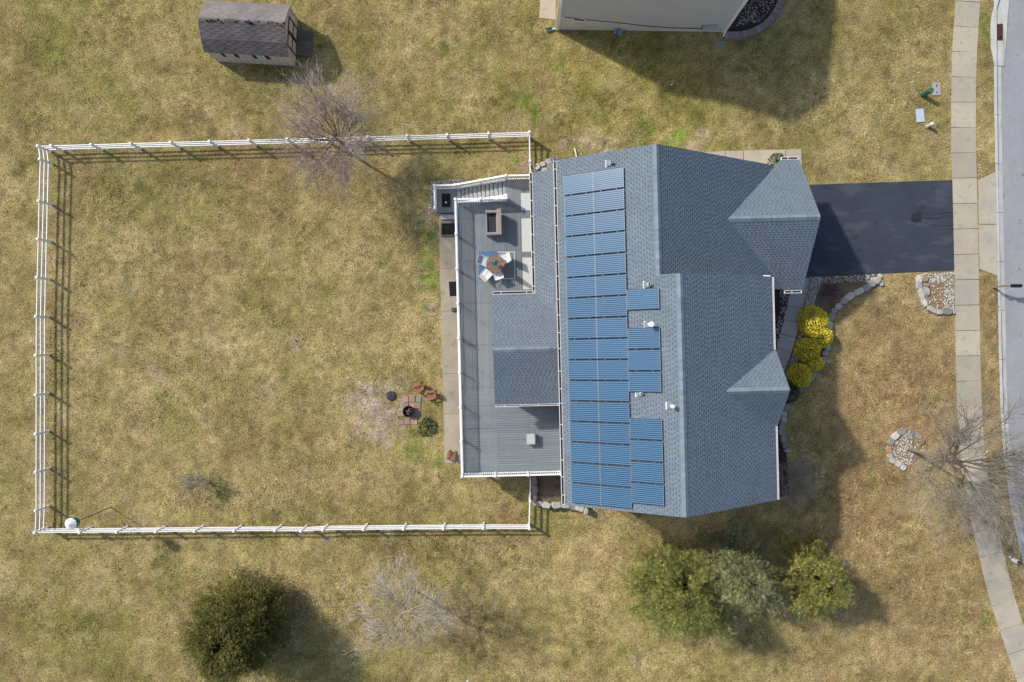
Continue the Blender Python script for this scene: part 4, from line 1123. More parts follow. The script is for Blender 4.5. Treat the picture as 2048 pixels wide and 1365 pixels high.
# ------------------------------------------------------------------ neighbour's house
NH = math.radians(-5.6); n0 = Vector((2.96, 20.22, 0)); cn, sn = math.cos(NH), math.sin(NH)
def Np(x, y, z): return Vector((n0.x + x * cn - y * sn, n0.y + x * sn + y * cn, z))
nb_ = thing('neighbour_house', 'beige sided neighbouring house cut off by the top edge', 'house', tuple(Np(5, 4, -1.5)))
WX = 10.25
g = G(); zt = lambda x: float(np.interp(x, [0, 2.4, 3.2, WX], [.0, -.02, -.06, .38])) if False else float(np.interp(x, [0, 2.6, 4.0, 6.6, WX], [.02, -.02, -.10, -.04, .30]))
xs_ = [0, 2.6, 4.0, 6.6, WX]
vs = []
for x in xs_: vs += [Np(x, 0, -2.4), Np(x, 0, zt(x)), Np(x, .2, -2.4), Np(x, .2, zt(x))]
fs = []
for i in range(len(xs_) - 1):
    a, b = i * 4, i * 4 + 4; fs += [(a, b, b + 1, a + 1), (a + 1, b + 1, b + 3, a + 3), (a + 2, a + 3, b + 3, b + 2)]
g.add(vs, fs); part('foundation_wall', g, M['foundation'], nb_)
# lap siding: sawtooth courses
g = G(); z = -.12; ex = .105
while z < 8.5:
    x0, x1 = -.02, WX + .02
    if z > 5.7:
        k = (z - 5.7) / .55; x0, x1 = k, WX - k
    if x1 - x0 < .3: break
    xa = 0
    z1 = z + ex
    pts = [x for x in np.linspace(x0, x1, 9)]
    for a, b in zip(pts, pts[1:]):
        lo_a, lo_b = max(z, zt(a)), max(z, zt(b))
        if z1 <= min(lo_a, lo_b) + .01: continue
        g.add([Np(a, -.034, lo_a), Np(b, -.034, lo_b), Np(b, -.016, z1), Np(a, -.016, z1), Np(a, .1, lo_a), Np(b, .1, lo_b)], [(0, 1, 2, 3), (0, 4, 5, 1)])
    z += ex
part('siding', g, M['beige_siding'], nb_)
g = G(); g.add([Np(0.01, .02, -2.2), Np(WX, .02, -.5), Np(WX, .02, 5.9), Np(WX / 2, .02, 8.75), Np(.01, .02, 5.9), Np(0.01, 11, -2.2), Np(WX, 11, -.5), Np(WX, 11, 5.9), Np(WX / 2, 11, 8.75), Np(.01, 11, 5.9)], [(0, 1, 2, 3, 4), (9, 8, 7, 6, 5), (0, 4, 9, 5), (1, 6, 7, 2)])
part('wall', g, M['beige_siding'], nb_)
for s, x in ((-1, -.42), (1, WX + .42)):
    g = G(); a = [Np(x, -.35, 5.72), Np(WX / 2, -.35, 8.86), Np(WX / 2, 11.3, 8.86), Np(x, 11.3, 5.72)]; t = [p + Vector((0, 0, .12)) for p in a]
    g.hexa(a, t) if s < 0 else g.hexa(a[::-1], t[::-1]); part('roof', g, M['ridge_cap'], nb_)
for x in (.02, WX - .02):
    g = G(); g.box(Np(x, -.03, 2.3 if x > 1 else 1.9), (.14, .06, 7.0 if x > 1 else 8.4), rz=NH); part('corner_board', g, M['trim_white'], nb_)
g = G(); g.tube([Np(WX + .06, -.05, 5.7), Np(WX + .06, -.05, .25), Np(WX - .02, -.32, .08)], .055, 4); part('downspout', g, M['trim_white'], nb_)
g = G(); g.tube([Np(-.12, -.02, 5.7), Np(-.12, -.02, -1.62), Np(-.32, -.02, -1.75)], .055, 4); part('downspout', g, M['trim_white'], nb_)
g = G(); g.box(Np(1.25, -.04, -.12), (.82, .08, .30), rz=NH); w_ = part('window', g, M['trim_white'], nb_)
g = G(); g.box(Np(1.25, -.065, -.06), (.66, .05, .17), rz=NH); part('pane', g, M['window_glass'], w_)
g = G(); g.tube([Np(.3, -.05, .04), Np(2.5, -.05, -.02), Np(3.6, -.05, .0), Np(5.6, -.06, -.05), Np(7, -.06, .02), Np(8.6, -.06, .28), Np(8.9, -.08, .30)], .022, 5); part('service_cable', g, M['cable'], nb_)
for x in (3.75, 6.05):
    g = G(); g.tube([Np(x, -.04, -1.0), Np(x, -.05, .25)], .016, 5); part('cable_drop', g, M['meter_grey'], nb_)
em = Np(9.35, -.10, .72); g = G(); g.box(em, (.36, .18, .55), rz=NH); e_ = part('electric_box', g, M['meter_grey'], nb_)
g = G(); g.box(Np(9.05, -.08, .58), (.3, .13, .42), rz=NH); part('meter_box', g, M['meter_grey'], nb_)
g = G(); g.tube([Np(8.78, -.08, .28), Np(8.74, -.1, .55), Np(8.76, -.1, .9)], .02, 5); g.tube([Np(9.15, -.1, .1), Np(9.05, -.2, -.15)], .03, 5); part('conduit', g, M['cable'], nb_)
gm = Np(3.95, -.22, -.98); ms_ = G(); ms_.box(gm, (.30, .22, .34), rz=NH); m_ = part('gas_meter', ms_, M['meter_blue'], nb_)
g = G(); g.tube([gm + Vector((-.12, 0, -.5)), gm + Vector((-.12, 0, .3)), gm + Vector((-.3, .1, .3)), gm + Vector((-.38, .0, -.4))], .03, 6); g.box(gm + Vector((-.3, .02, .1)), (.16, .15, .2)); part('gas_pipe', g, M['meter_blue'], nb_)
# dish on its corner
dp = Np(-.02, .95, 1.0)
dish = thing('satellite_dish', 'small grey satellite dish on the corner of the beige house', 'satellite dish', tuple(dp))
g = G(); g.tube([dp, dp + Vector((-.22, -.08, .1)), dp + Vector((-.28, .1, .25))], .025, 6); part('arm', g, M['meter_grey'], dish)
R = Vector((-.55, -.9, .75)).normalized().to_track_quat('Z', 'Y').to_matrix()
g = G(); n = 16; vs = []; cc = dp + Vector((-.30, .12, .28))
for r, z in ((.02, 0), (.14, .012), (.26, .045)):
    vs += [cc + R @ Vector((r * math.cos(2 * math.pi * k / n), r * .9 * math.sin(2 * math.pi * k / n), z)) for k in range(n)]
vs += [v + R @ Vector((0, 0, -.012)) for v in vs[2 * n:3 * n]]
g.add(vs, [(i * n + k, i * n + (k + 1) % n, (i + 1) * n + (k + 1) % n, (i + 1) * n + k) for i in range(3) for k in range(n)] + [tuple(range(n))]); part('reflector', g, M['meter_grey'], dish)
g = G(); g.tube([cc + R @ Vector((0, -.22, .03)), cc + R @ Vector((0, -.1, .33))], .014, 5); g.box(cc + R @ Vector((0, -.08, .35)), (.07, .07, .09)); part('receiver', g, M['pipe_white'], dish)
# patio, splash block, bed with brick edging
g = G(); pl = [tuple(ground(*q).xy) for q in ((1078, 37), (1125, 40), (1128, -60), (1085, -60))]
g.prism(pl, -2.05, -1.85); single('neighbour_patio', g, M['concrete'], 'concrete patio corner beside the beige house', 'patio', tuple(ground(1100, 10)), kind='structure')
c = ground(1103, 60, .03); g = G(); g.box(c, (.60, .26, .04), rz=.12); sbk = single('splash_block', g, M['green_plastic'], 'green splash block under the beige house downspout at its patio corner', 'splash block', tuple(c), group='splash blocks of the beige house')
g = G()
for s in (-1, 1): g.box(c + Vector((0, s * .11, .04)), (.60, .04, .05), rz=.12)
part('side_lip', g, M['green_plastic'], sbk)
c = ground(1438, 91, .02); g = G(); g.box(c, (.2, .48, .04), rz=-.15); g.box(c + Vector((-.09, 0, .03)), (.03, .48, .04), rz=-.15); g.box(c + Vector((.09, 0, .03)), (.03, .48, .04), rz=-.15)
single('splash_block', g, M['meter_blue'], 'dull blue splash block in the shade below the curved brick edging', 'splash block', tuple(c), group='splash blocks of the beige house')
inner_c = [ground(*q) for q in smooth_curve([(1449, 66), (1482, 65), (1505, 58), (1530, 42), (1546, 20), (1556, -6), (1562, -40)], 8)]
g = G(); pl = [tuple(p.xy) for p in inner_c] + [tuple(ground(1480, -40).xy), tuple(Np(WX, 5, 0).xy), tuple(Np(WX, .0, 0).xy)]
g.prism(pl, -.2, .10); bed_n = single('flower_bed', g, M['mulch'], 'dark mulch bed with white pebbles beside the beige house', 'flower bed', tuple(ground(1500, 30)), kind='structure')
edge = thing('brick_edging', 'curved brick edging round the dark mulch bed of the beige house', 'edging', tuple(ground(1520, 55)))
be = resample(inner_c, .155)
for a, b in zip(be, be[1:]):
    t = (b - a).normalized(); nn = Vector((t.y, -t.x, 0)); mid = (a + b) / 2
    for lv in (0, 1):
        g = G(); g.box(mid + nn * (.21 + (.03 if lv == 0 else 0)) + Vector((0, 0, .03 + lv * .10)), (.146, .40, .095), rz=math.atan2(t.y, t.x) + rng.uniform(-.03, .03)); part('brick', g, M['edge_brick'], edge)

# ------------------------------------------------------------------ paths and planting beds of the house
path = thing('garage_path', 'pale concrete path round the garage corner', 'path', tuple(ground(1520, 310)), kind='structure')
dz = lambda d: (lambda x, y: T(x) + d)
for poly in ([(1380, 306), (1449, 303), (1449, 335), (1380, 335)], [(1450.5, 303), (1486, 302), (1486, 335), (1450.5, 335)], [(1487.5, 302), (1570, 300), (1570, 335), (1487.5, 335)], [(1571.5, 300), (1602, 299), (1603, 345), (1571.5, 345)], [(1571.5, 346.5), (1603, 346.5), (1604, 369), (1571.5, 369)]):
    g = G(); g.prism([tuple(ground(*q).xy) for q in poly], dz(-.15), dz(.05)); part('slab', g, M['concrete'], path)
walk = thing('front_walk', 'shaded grey concrete walk from driveway to the front door', 'walkway', tuple(ground(1590, 640)), kind='structure')
wl_ = [(1587, 556), (1580, 585), (1574, 612), (1567, 641), (1560, 668), (1553, 694), (1548, 722), (1545, 750)]
wr_ = [(1618, 556), (1610, 589), (1604, 617), (1598, 646), (1591, 676), (1582, 706), (1570, 736), (1560, 760)]
for i in range(len(wl_) - 1):
    g = G(); e = .5
    pl = [(wl_[i][0], wl_[i][1] + e), (wr_[i][0], wr_[i][1] + e), (wr_[i + 1][0], wr_[i + 1][1] - e), (wl_[i + 1][0], wl_[i + 1][1] - e)]
    g.prism([tuple(ground(*q).xy) for q in pl][::-1], -.15, .05); part('slab', g, M['walk_concrete'], walk)
def bed(name, pts, mat, label, h=.05):
    g = G(); pl = [tuple(ground(*q).xy) for q in pts]
    ar = sum(pl[i - 1][0] * pl[i][1] - pl[i][0] * pl[i - 1][1] for i in range(len(pl)))
    if ar < 0: pl = pl[::-1]
    g.prism(pl, dz(-.2), dz(h)); single(name, g, mat, label, 'flower bed', tuple(ground(*pts[0])), kind='structure'); return pl
BEDS = []
BEDS.append(bed('flower_bed', [(1500, 560), (1589, 556), (1582, 585), (1569, 641), (1555, 694), (1549, 722), (1500, 740)], M['mulch'], 'narrow dark red mulch bed between the house front and the grey walk', .03))
WALL_PX = [(1756, 556), (1743, 568), (1722, 580), (1703, 590), (1688, 600), (1676, 612), (1666, 623), (1661, 634), (1658, 655), (1655, 685), (1650, 705), (1640, 728), (1630, 745), (1614, 763), (1598, 778), (1583, 795), (1572, 810), (1568, 824), (1564, 842), (1560, 857), (1563, 872), (1568, 888), (1572, 904)]
BEDS.append(bed('flower_bed', [(1618, 554), (1762, 549)] + WALL_PX[:14] + [(1575, 785), (1562, 765), (1583, 706), (1598, 646), (1610, 589)], M['bed_soil'], 'planting bed of golden shrubs between the grey walk and the stone wall', .04))
BEDS.append(bed('flower_bed', [(1598, 778), (1583, 795), (1568, 824), (1560, 857), (1572, 904), (1578, 990), (1530, 1000), (1510, 760), (1560, 765)], M['mulch'], 'shaded mulch bed behind the stone wall along the house front', .03))

def stone_mesh(name, L, Wd, Hh, r, mat):
    n = 9; g = G(); ring = []
    ph = r.uniform(0, 1)
    for k in range(n):
        a = 2 * math.pi * (k + ph) / n; q = 1 / (abs(math.cos(a)) ** 5 + abs(math.sin(a)) ** 5) ** (1 / 5) * r.uniform(.80, 1.05)
        ring.append((L / 2 * q * math.cos(a), Wd / 2 * q * math.sin(a)))
    lv = [(1.0, -.05), (1.03, Hh * .45), (1.0, Hh * .85), (.86, Hh)]
    vs = [(x * s + (r.uniform(-.01, .01)), y * s + r.uniform(-.01, .01), z + (r.uniform(-.02, .02) if i > 1 else 0)) for i, (s, z) in enumerate(lv) for x, y in ring]
    fs = [(i * n + k, i * n + (k + 1) % n, (i + 1) * n + (k + 1) % n, (i + 1) * n + k) for i in range(3) for k in range(n)] + [tuple(range(3 * n, 4 * n))]
    g.add(vs, fs); return mesh_of(name, g, mat)
def stones_along(parent, pts_px, step, wd, h, mats, r, jitter=.05, stack=1):
    line = resample([ground(*q) for q in smooth_curve(pts_px, 6)], .03)
    s = 0; acc = []
    i = 0
    while i < len(line) - 2:
        L = step * r.uniform(.7, 1.35); j = min(len(line) - 1, i + max(3, int(L / .03)))
        a, b = line[i], line[j]; t = b - a; mid = (a + b) / 2
        for lv in range(stack):
            me = stone_mesh('stone', t.length * 1.12, wd * r.uniform(.85, 1.15), h * r.uniform(.8, 1.2), r, M[r.choice(mats)])
            place('stone', me, parent, mid + Vector((r.uniform(-jitter, jitter), r.uniform(-jitter, jitter), h * .8 * lv)), (r.uniform(-.06, .06), r.uniform(-.06, .06), math.atan2(t.y, t.x) + r.uniform(-.12, .12)))
        i = j
r2 = random.Random(11)
sw = thing('stone_wall', 'low curved grey stone wall edging the front planting bed', 'stone wall', tuple(ground(1661, 634)))
stones_along(sw, WALL_PX, .46, .40, .22, ['stone_grey', 'stone_grey', 'stone_grey', 'stone_pale'], r2, .03)
for k in range(10):
    q = ground(1745 + r2.uniform(-14, 16), 561 + r2.uniform(-9, 7)); place('stone', stone_mesh('stone', r2.uniform(.2, .4), r2.uniform(.18, .3), .16, r2, M['stone_pale']), sw, q, (0, 0, r2.uniform(0, 3)))
rw = thing('stone_wall', 'pale stone retaining wall at the house corner near the short fence and stair head', 'stone wall', tuple(ground(1095, 335)), group='retaining walls at the back corners')
stones_along(rw, [(1070, 345), (1078, 337), (1090, 332), (1103, 327), (1116, 322)], .42, .42, .5, ['stone_pale', 'stone_grey'], r2, .04, 2)
stones_along(rw, [(1080, 350), (1095, 342), (1112, 335)], .5, .5, .45, ['stone_pale', 'stone_grey'], r2, .04, 2)
rw2 = thing('stone_wall', 'pale stone retaining wall below the deck corner beside the white downspout', 'stone wall', tuple(ground(1095, 1003)), group='retaining walls at the back corners')
stones_along(rw2, [(1066, 1004), (1080, 1004), (1100, 1005), (1126, 1006), (1150, 1011), (1175, 1017)], .5, .42, .42, ['stone_pale', 'stone_pale', 'stone_grey'], r2, .04, 2)
stones_along(rw2, [(1068, 950), (1069, 970), (1069, 985), (1069, 998)], .45, .35, .40, ['stone_grey', 'stone_grey', 'paver_red'], r2, .03, 2)
BEDS.append(bed('flower_bed', [(1074, 945), (1140, 945), (1140, 1000), (1074, 1000)], M['bed_soil'], 'small weedy bed behind the stone wall below the deck', .45))
ring1 = thing('stone_ring', 'stone edging of the pebble bed beside driveway and sidewalk', 'stone edging', tuple(ground(1860, 590)), group='stone edged beds near the sidewalk')
stones_along(ring1, [(1838, 552), (1836, 570), (1839, 588), (1845, 603), (1854, 617), (1866, 624), (1880, 626), (1894, 624), (1907, 622)], .52, .36, .18, ['stone_pale', 'stone_pale', 'stone_grey'], r2, .05)
stones_along(ring1, [(1848, 552), (1850, 565), (1853, 580), (1852, 592)], .42, .34, .2, ['stone_pale', 'stone_tan', 'stone_grey'], r2, .07)
bedA = [(1838, 548), (1906, 545), (1907, 624), (1880, 626), (1860, 620), (1845, 603), (1837, 580)]
BEDS.append(bed('pebble_bed', bedA, M['bed_litter'], 'leaf strewn pebble bed beside the driveway mouth', .03))
ring2 = thing('stone_ring', 'stone edging around the foot of the big bare street side tree', 'stone edging', tuple(ground(1805, 890)), group='stone edged beds near the sidewalk')
stones_along(ring2, [(1808, 859), (1798, 863), (1788, 871), (1780, 882), (1775, 896), (1776, 908), (1783, 920), (1795, 930), (1808, 936)], .46, .36, .16, ['stone_pale', 'stone_pale', 'stone_grey', 'stone_tan'], r2, .04)
stones_along(ring2, [(1818, 862), (1830, 868), (1841, 878), (1844, 890)], .44, .3, .14, ['stone_grey', 'stone_tan'], r2, .04)
bedB = [(1808, 860), (1830, 866), (1843, 885), (1843, 905), (1830, 925), (1808, 935), (1785, 920), (1777, 900), (1785, 873)]
BEDS.append(bed('pebble_bed', bedB, M['bed_litter'], 'pebble bed inside the stone ring of the bare tree', .03))

# pebbles (one heap per bed)
def in_poly(P, x, y):
    c = False
    for i in range(len(P)):
        (xa, ya), (xb, yb) = P[i - 1], P[i]
        if (ya > y) != (yb > y) and x < (xb - xa) * (y - ya) / (yb - ya) + xa: c = not c
    return c
def pebbles(name, label, poly_px, n, zoff, r, size=(.03, .075), weight=None):
    P = [tuple(ground(*q).xy) for q in poly_px]
    xs = [p[0] for p in P]; ys = [p[1] for p in P]; g = G(); k = 0; tries = 0
    while k < n and tries < n * 30:
        tries += 1
        x, y = r.uniform(min(xs), max(xs)), r.uniform(min(ys), max(ys))
        if not in_poly(P, x, y): continue
        if weight and r.random() > weight(x, y): continue
        s = r.uniform(*size); z = T(x) + zoff; a = r.uniform(0, 6.28); ca, sa = math.cos(a), math.sin(a)
        o = [(s, 0, 0), (0, s * .7, 0), (-s * .9, 0, 0), (0, -s * .75, 0), (0, 0, s * .7), (0, 0, -s * .3)]
        g.add([(x + p[0] * ca - p[1] * sa, y + p[0] * sa + p[1] * ca, z + p[2]) for p in o], [(0, 1, 4), (1, 2, 4), (2, 3, 4), (3, 0, 4)]); k += 1
    c = ground(*poly_px[0]); return single(name, g, M['pebble'], label, 'pebbles', tuple(c), kind='stuff')
pebbles('pebbles', 'white pebbles along driveway edge and grey walk', [(1616, 556), (1750, 549), (1742, 562), (1690, 566), (1640, 572), (1630, 600), (1622, 625), (1605, 640), (1610, 590)], 750, .06, r2, weight=lambda x, y: .35 + .65 * (x < 19.2))
pebbles('pebbles', 'white pebbles between the golden shrubs and the walk', [(1604, 630), (1612, 640), (1600, 700), (1590, 740), (1575, 770), (1566, 760), (1584, 710), (1598, 660)], 260, .05, r2)
pebbles('pebbles', 'white pebbles on the mulch between walk and house', [(1580, 585), (1567, 641), (1553, 694), (1548, 720), (1546, 690), (1560, 620), (1560, 580)], 170, .04, r2)
pebbles('pebbles', 'white pebbles in the bed beside the driveway mouth', bedA, 620, .05, r2, (.035, .085), weight=lambda x, y: 1.0 if (x > 26.9 or y > 3.6) else .18)
pebbles('pebbles', 'white pebbles round the foot of the bare tree', bedB, 380, .05, r2, (.035, .085), weight=lambda x, y: .95 if x < 24.9 else .15)
pebbles('pebbles', 'white pebbles on the mulch beside the beige house', [(1470, 55), (1520, 45), (1545, 15), (1552, -10), (1500, -10)], 420, .11, r2, (.02, .05), weight=lambda x, y: .3 + .7 * vnoise(np.array([x]), np.array([y]), .6, 3)[0])
pebbles('pebbles', 'white stones scattered round the stair landing', [(862, 364), (925, 358), (930, 368), (872, 370), (868, 425), (858, 430)], 260, .03, r2, (.04, .08))

# ------------------------------------------------------------------ utilities and street furniture
c = ground(1845, 191)
ped = thing('utility_pedestal', 'dark green utility pedestal on the lawn near the sidewalk', 'utility pedestal', tuple(c))
g = G(); g.lathe(c, [(.14, 0), (.14, .78)], 12); part('body', g, M['green_plastic'], ped)
g = G(); g.lathe(c + Vector((0, 0, .78)), [(.165, 0), (.165, .10), (.14, .13), (.02, .14)], 14); part('cap', g, M['green_cap'], ped)
c = ground(1873, 178.5, .02); g = G(); g.box(c, (.50, .80, .05), rz=.03)
ub = single('utility_vault', g, M['grey_plastic'], 'flat grey utility box lid beside the green pedestal', 'utility box', tuple(c))
g = G(); g.box(c + Vector((0, .2, .028)), (.06, .14, .012)); g.box(c + Vector((0, -.22, .028)), (.05, .1, .012)); part('lid_slot', g, M['dark_void'], ub)
c = ground(1840, 231.5, .02); g = G(); g.box(c, (.48, .82, .05), rz=.06)
single('utility_vault', g, M['blue_grey_lid'], 'pale bluish utility box lid beside the short cream pedestal', 'utility box', tuple(c))
c = ground(1854, 253.5); g = G(); g.lathe(c, [(.11, 0), (.11, .46), (.125, .47), (.12, .56), (.08, .60), (.01, .61)], 14)
single('utility_pedestal', g, M['pale_plastic'], 'short cream round topped utility pedestal on the lawn', 'utility pedestal', tuple(c))

mb0 = ground(1985, 575)
mb = thing('mailbox', 'black mailbox on a wooden post beside the street', 'mailbox', tuple(mb0))
g = G(); g.box(mb0 + Vector((0, 0, .55)), (.10, .10, 1.1)); part('post', g, M['post_wood'], mb)
g = G(); g.box(mb0 + Vector((.38, .0, .98)), (.86, .09, .09)); part('arm', g, M['post_wood'], mb)
g = G(); g.beam(mb0 + Vector((.05, 0, .55)), mb0 + Vector((.5, 0, .94)), .07, .07); part('brace', g, M['post_wood'], mb)
g = G(); n = 12; pr = [(-.105, 0), (.105, 0)] + [(.105 * math.cos(math.pi * k / 8), .13 + .105 * math.sin(math.pi * k / 8)) for k in range(9)]
ml = len(pr); o = mb0 + Vector((.36, 0, 1.03)); g.add([o + Vector((0, y, z)) for y, z in pr] + [o + Vector((.56, y, z)) for y, z in pr], [tuple(range(ml)), tuple(range(2 * ml - 1, ml - 1, -1))] + [(i, (i + 1) % ml, ml + (i + 1) % ml, ml + i) for i in range(ml)])
bx = part('box', g, M['mailbox_black'], mb)
g = G(); g.box(o + Vector((.2, -.115, .2)), (.05, .012, .14)); part('flag', g, M['maroon'], bx)
sl0 = ground(2026, 1120)
lamp = thing('street_lamp', 'black street lamp pole on a white base at the curve of the street', 'street lamp', tuple(sl0))
g = G(); g.lathe(sl0, [(.13, 0), (.13, .35), (.10, .40)], 14); part('base', g, M['pipe_white'], lamp)
g = G(); g.tube([sl0 + Vector((0, 0, .38)), sl0 + Vector((0, 0, 4.0))], [.075, .05], 10); part('pole', g, M['mailbox_black'], lamp)
g = G(); g.lathe(sl0 + Vector((0, 0, 4.0)), [(.08, 0), (.2, .12), (.26, .5), (.30, .52), (.1, .75), (.02, .85)], 8); part('lantern', g, M['mailbox_black'], lamp)
c = ground(2018.5, 1114); g = G(); g.lathe(c, [(.05, 0), (.05, .08), (.02, .1)], 8); single('survey_marker', g, M['pipe_white'], 'tiny white marker in the grass beside the street lamp base', 'marker', tuple(c))
c = ground(1152, 311); g = G(); g.tube([c + Vector((.05, -.3, .1)), c + Vector((-.02, .1, .14)), c + Vector((-.1, .42, .05))], .045, 6)
single('drain_pipe', g, M['pipe_white'], 'white drain pipe end sticking out beside the house rake', 'pipe', tuple(c))

# ------------------------------------------------------------------ trees
def bare_tree(name, label, px, py, height, R, seed, limbs=9, tw=1.0, droop=0.0, tint=(1, 1, 1, 1), first=.22, levels=4, lean=(0, 0), tr=.11, kids=(5, 5, 4), flat_=.55, group=None):
    r = random.Random(seed); p0 = ground(px, py)
    o = thing(name, label, 'tree', tuple(p0), group)
    gt, gl, gw = G(), G(), G()
    top = p0 + Vector((lean[0] * .3, lean[1] * .3, height * first))
    gt.tube([p0 + Vector((0, 0, -.1)), p0.lerp(top, .5) + Vector((r.uniform(-.05, .05), r.uniform(-.05, .05), 0)), top, top + Vector((lean[0] * .3, lean[1] * .3, height * .25))], [tr * 1.25, tr, tr * .85, tr * .5], 8, col=tint)
    gtw = tint
    def grow(a, d, L, rad, lev):
        n = 4 if lev < 2 else 3
        pts = [a]; q = a; dd = d.copy()
        for i in range(n):
            dd = (dd + Vector((r.gauss(0, .10), r.gauss(0, .10), r.gauss(0, .06) + (.10 if lev < 2 and not droop else 0) - droop * (i + 1) * .22))).normalized()
            q = q + dd * (L / n); pts.append(q)
        tgt = gl if lev < 2 else gw
        tgt.tube(pts, [rad * (1 - .72 * i / n) for i in range(n + 1)], 5 if lev == 0 else (4 if lev == 1 else 3), cap=False, col=tint)
        if lev >= levels - 1: return
        nk = kids[min(lev, len(kids) - 1)]
        for k in range(nk):
            f = .25 + .75 * (k + r.uniform(.1, .9)) / nk
            i = min(n - 1, int(f * n)); base = pts[i].lerp(pts[i + 1], f * n - i)
            t = (pts[i + 1] - pts[i]).normalized()
            s = t.orthogonal().normalized(); s = Matrix.Rotation(r.uniform(0, 6.28), 3, t) @ s
            nd = (t + s * r.uniform(.5, .95)).normalized()
            grow(base, nd, L * r.uniform(.36, .60), max(rad * .46, .0062 * tw), lev + 1)
    for k in range(limbs):
        a = 2 * math.pi * (k + r.uniform(-.3, .3)) / limbs
        f = r.uniform(0, 1)
        st = top.lerp(top + Vector((lean[0] * .3, lean[1] * .3, height * .25)), f) if k else top
        el = flat_ * r.uniform(.35, 1.5)
        d = Vector((math.cos(a), math.sin(a), el)).normalized()
        L = R * r.uniform(.8, 1.15) * (1.0 if el < .8 else 1.1)
        d = (d + Vector((lean[0], lean[1], 0)) * .25).normalized()
        grow(st, d, L, tr * r.uniform(.42, .62), 0)
    part('trunk', gt, M['bark'], o); part('limbs', gl, M['bark'], o); part('twigs', gw, M['twig'], o)
    return o
bare_tree('bare_tree', 'bare reddish grey tree rising over the upper fence rail', 703, 309, 7.0, 2.95, 3, limbs=26, kids=(9, 7, 5), tint=(1.16, 1.0, .98, 1), levels=4, flat_=.75, tr=.09, first=.3)
bare_tree('weeping_tree', 'pale grey bare weeping tree on the lower lawn beside the big dark evergreen', 822, 1176, 5.0, 2.3, 8, limbs=20, kids=(8, 6, 4), droop=.22, tint=(1.25, 1.21, 1.15, 1), flat_=.6, tr=.06, first=.6, tw=.95)
bare_tree('bare_tree', 'large bare tree spreading over the sidewalk from a stone ring', 1818, 898, 8.4, 3.7, 21, limbs=22, kids=(9, 7, 5), tint=(.80, .76, .66, 1), flat_=.62, tr=.10, first=.32, lean=(.5, -.35), tw=1.0)
bare_tree('bare_shrub', 'bare leafless shrub in the shade at the front house corner', 1573, 953, 2.6, 1.35, 33, limbs=15, kids=(8, 6, 3), tint=(.95, .85, .85, 1), flat_=.9, tr=.05, first=.1)
bare_tree('bare_sapling', 'small bare sapling standing alone on the fenced lawn', 407, 958, 2.0, .75, 41, limbs=12, kids=(7, 6, 3), tint=(.95, .9, .88, 1), flat_=.9, tr=.04, first=.15)
bare_tree('bare_vine', 'dry leafless brush in the bed below the deck corner', 1102, 975, 1.2, .85, 55, limbs=8, kids=(4, 3, 2), tint=(.9, .85, .75, 1), flat_=.3, tr=.03, first=.1)

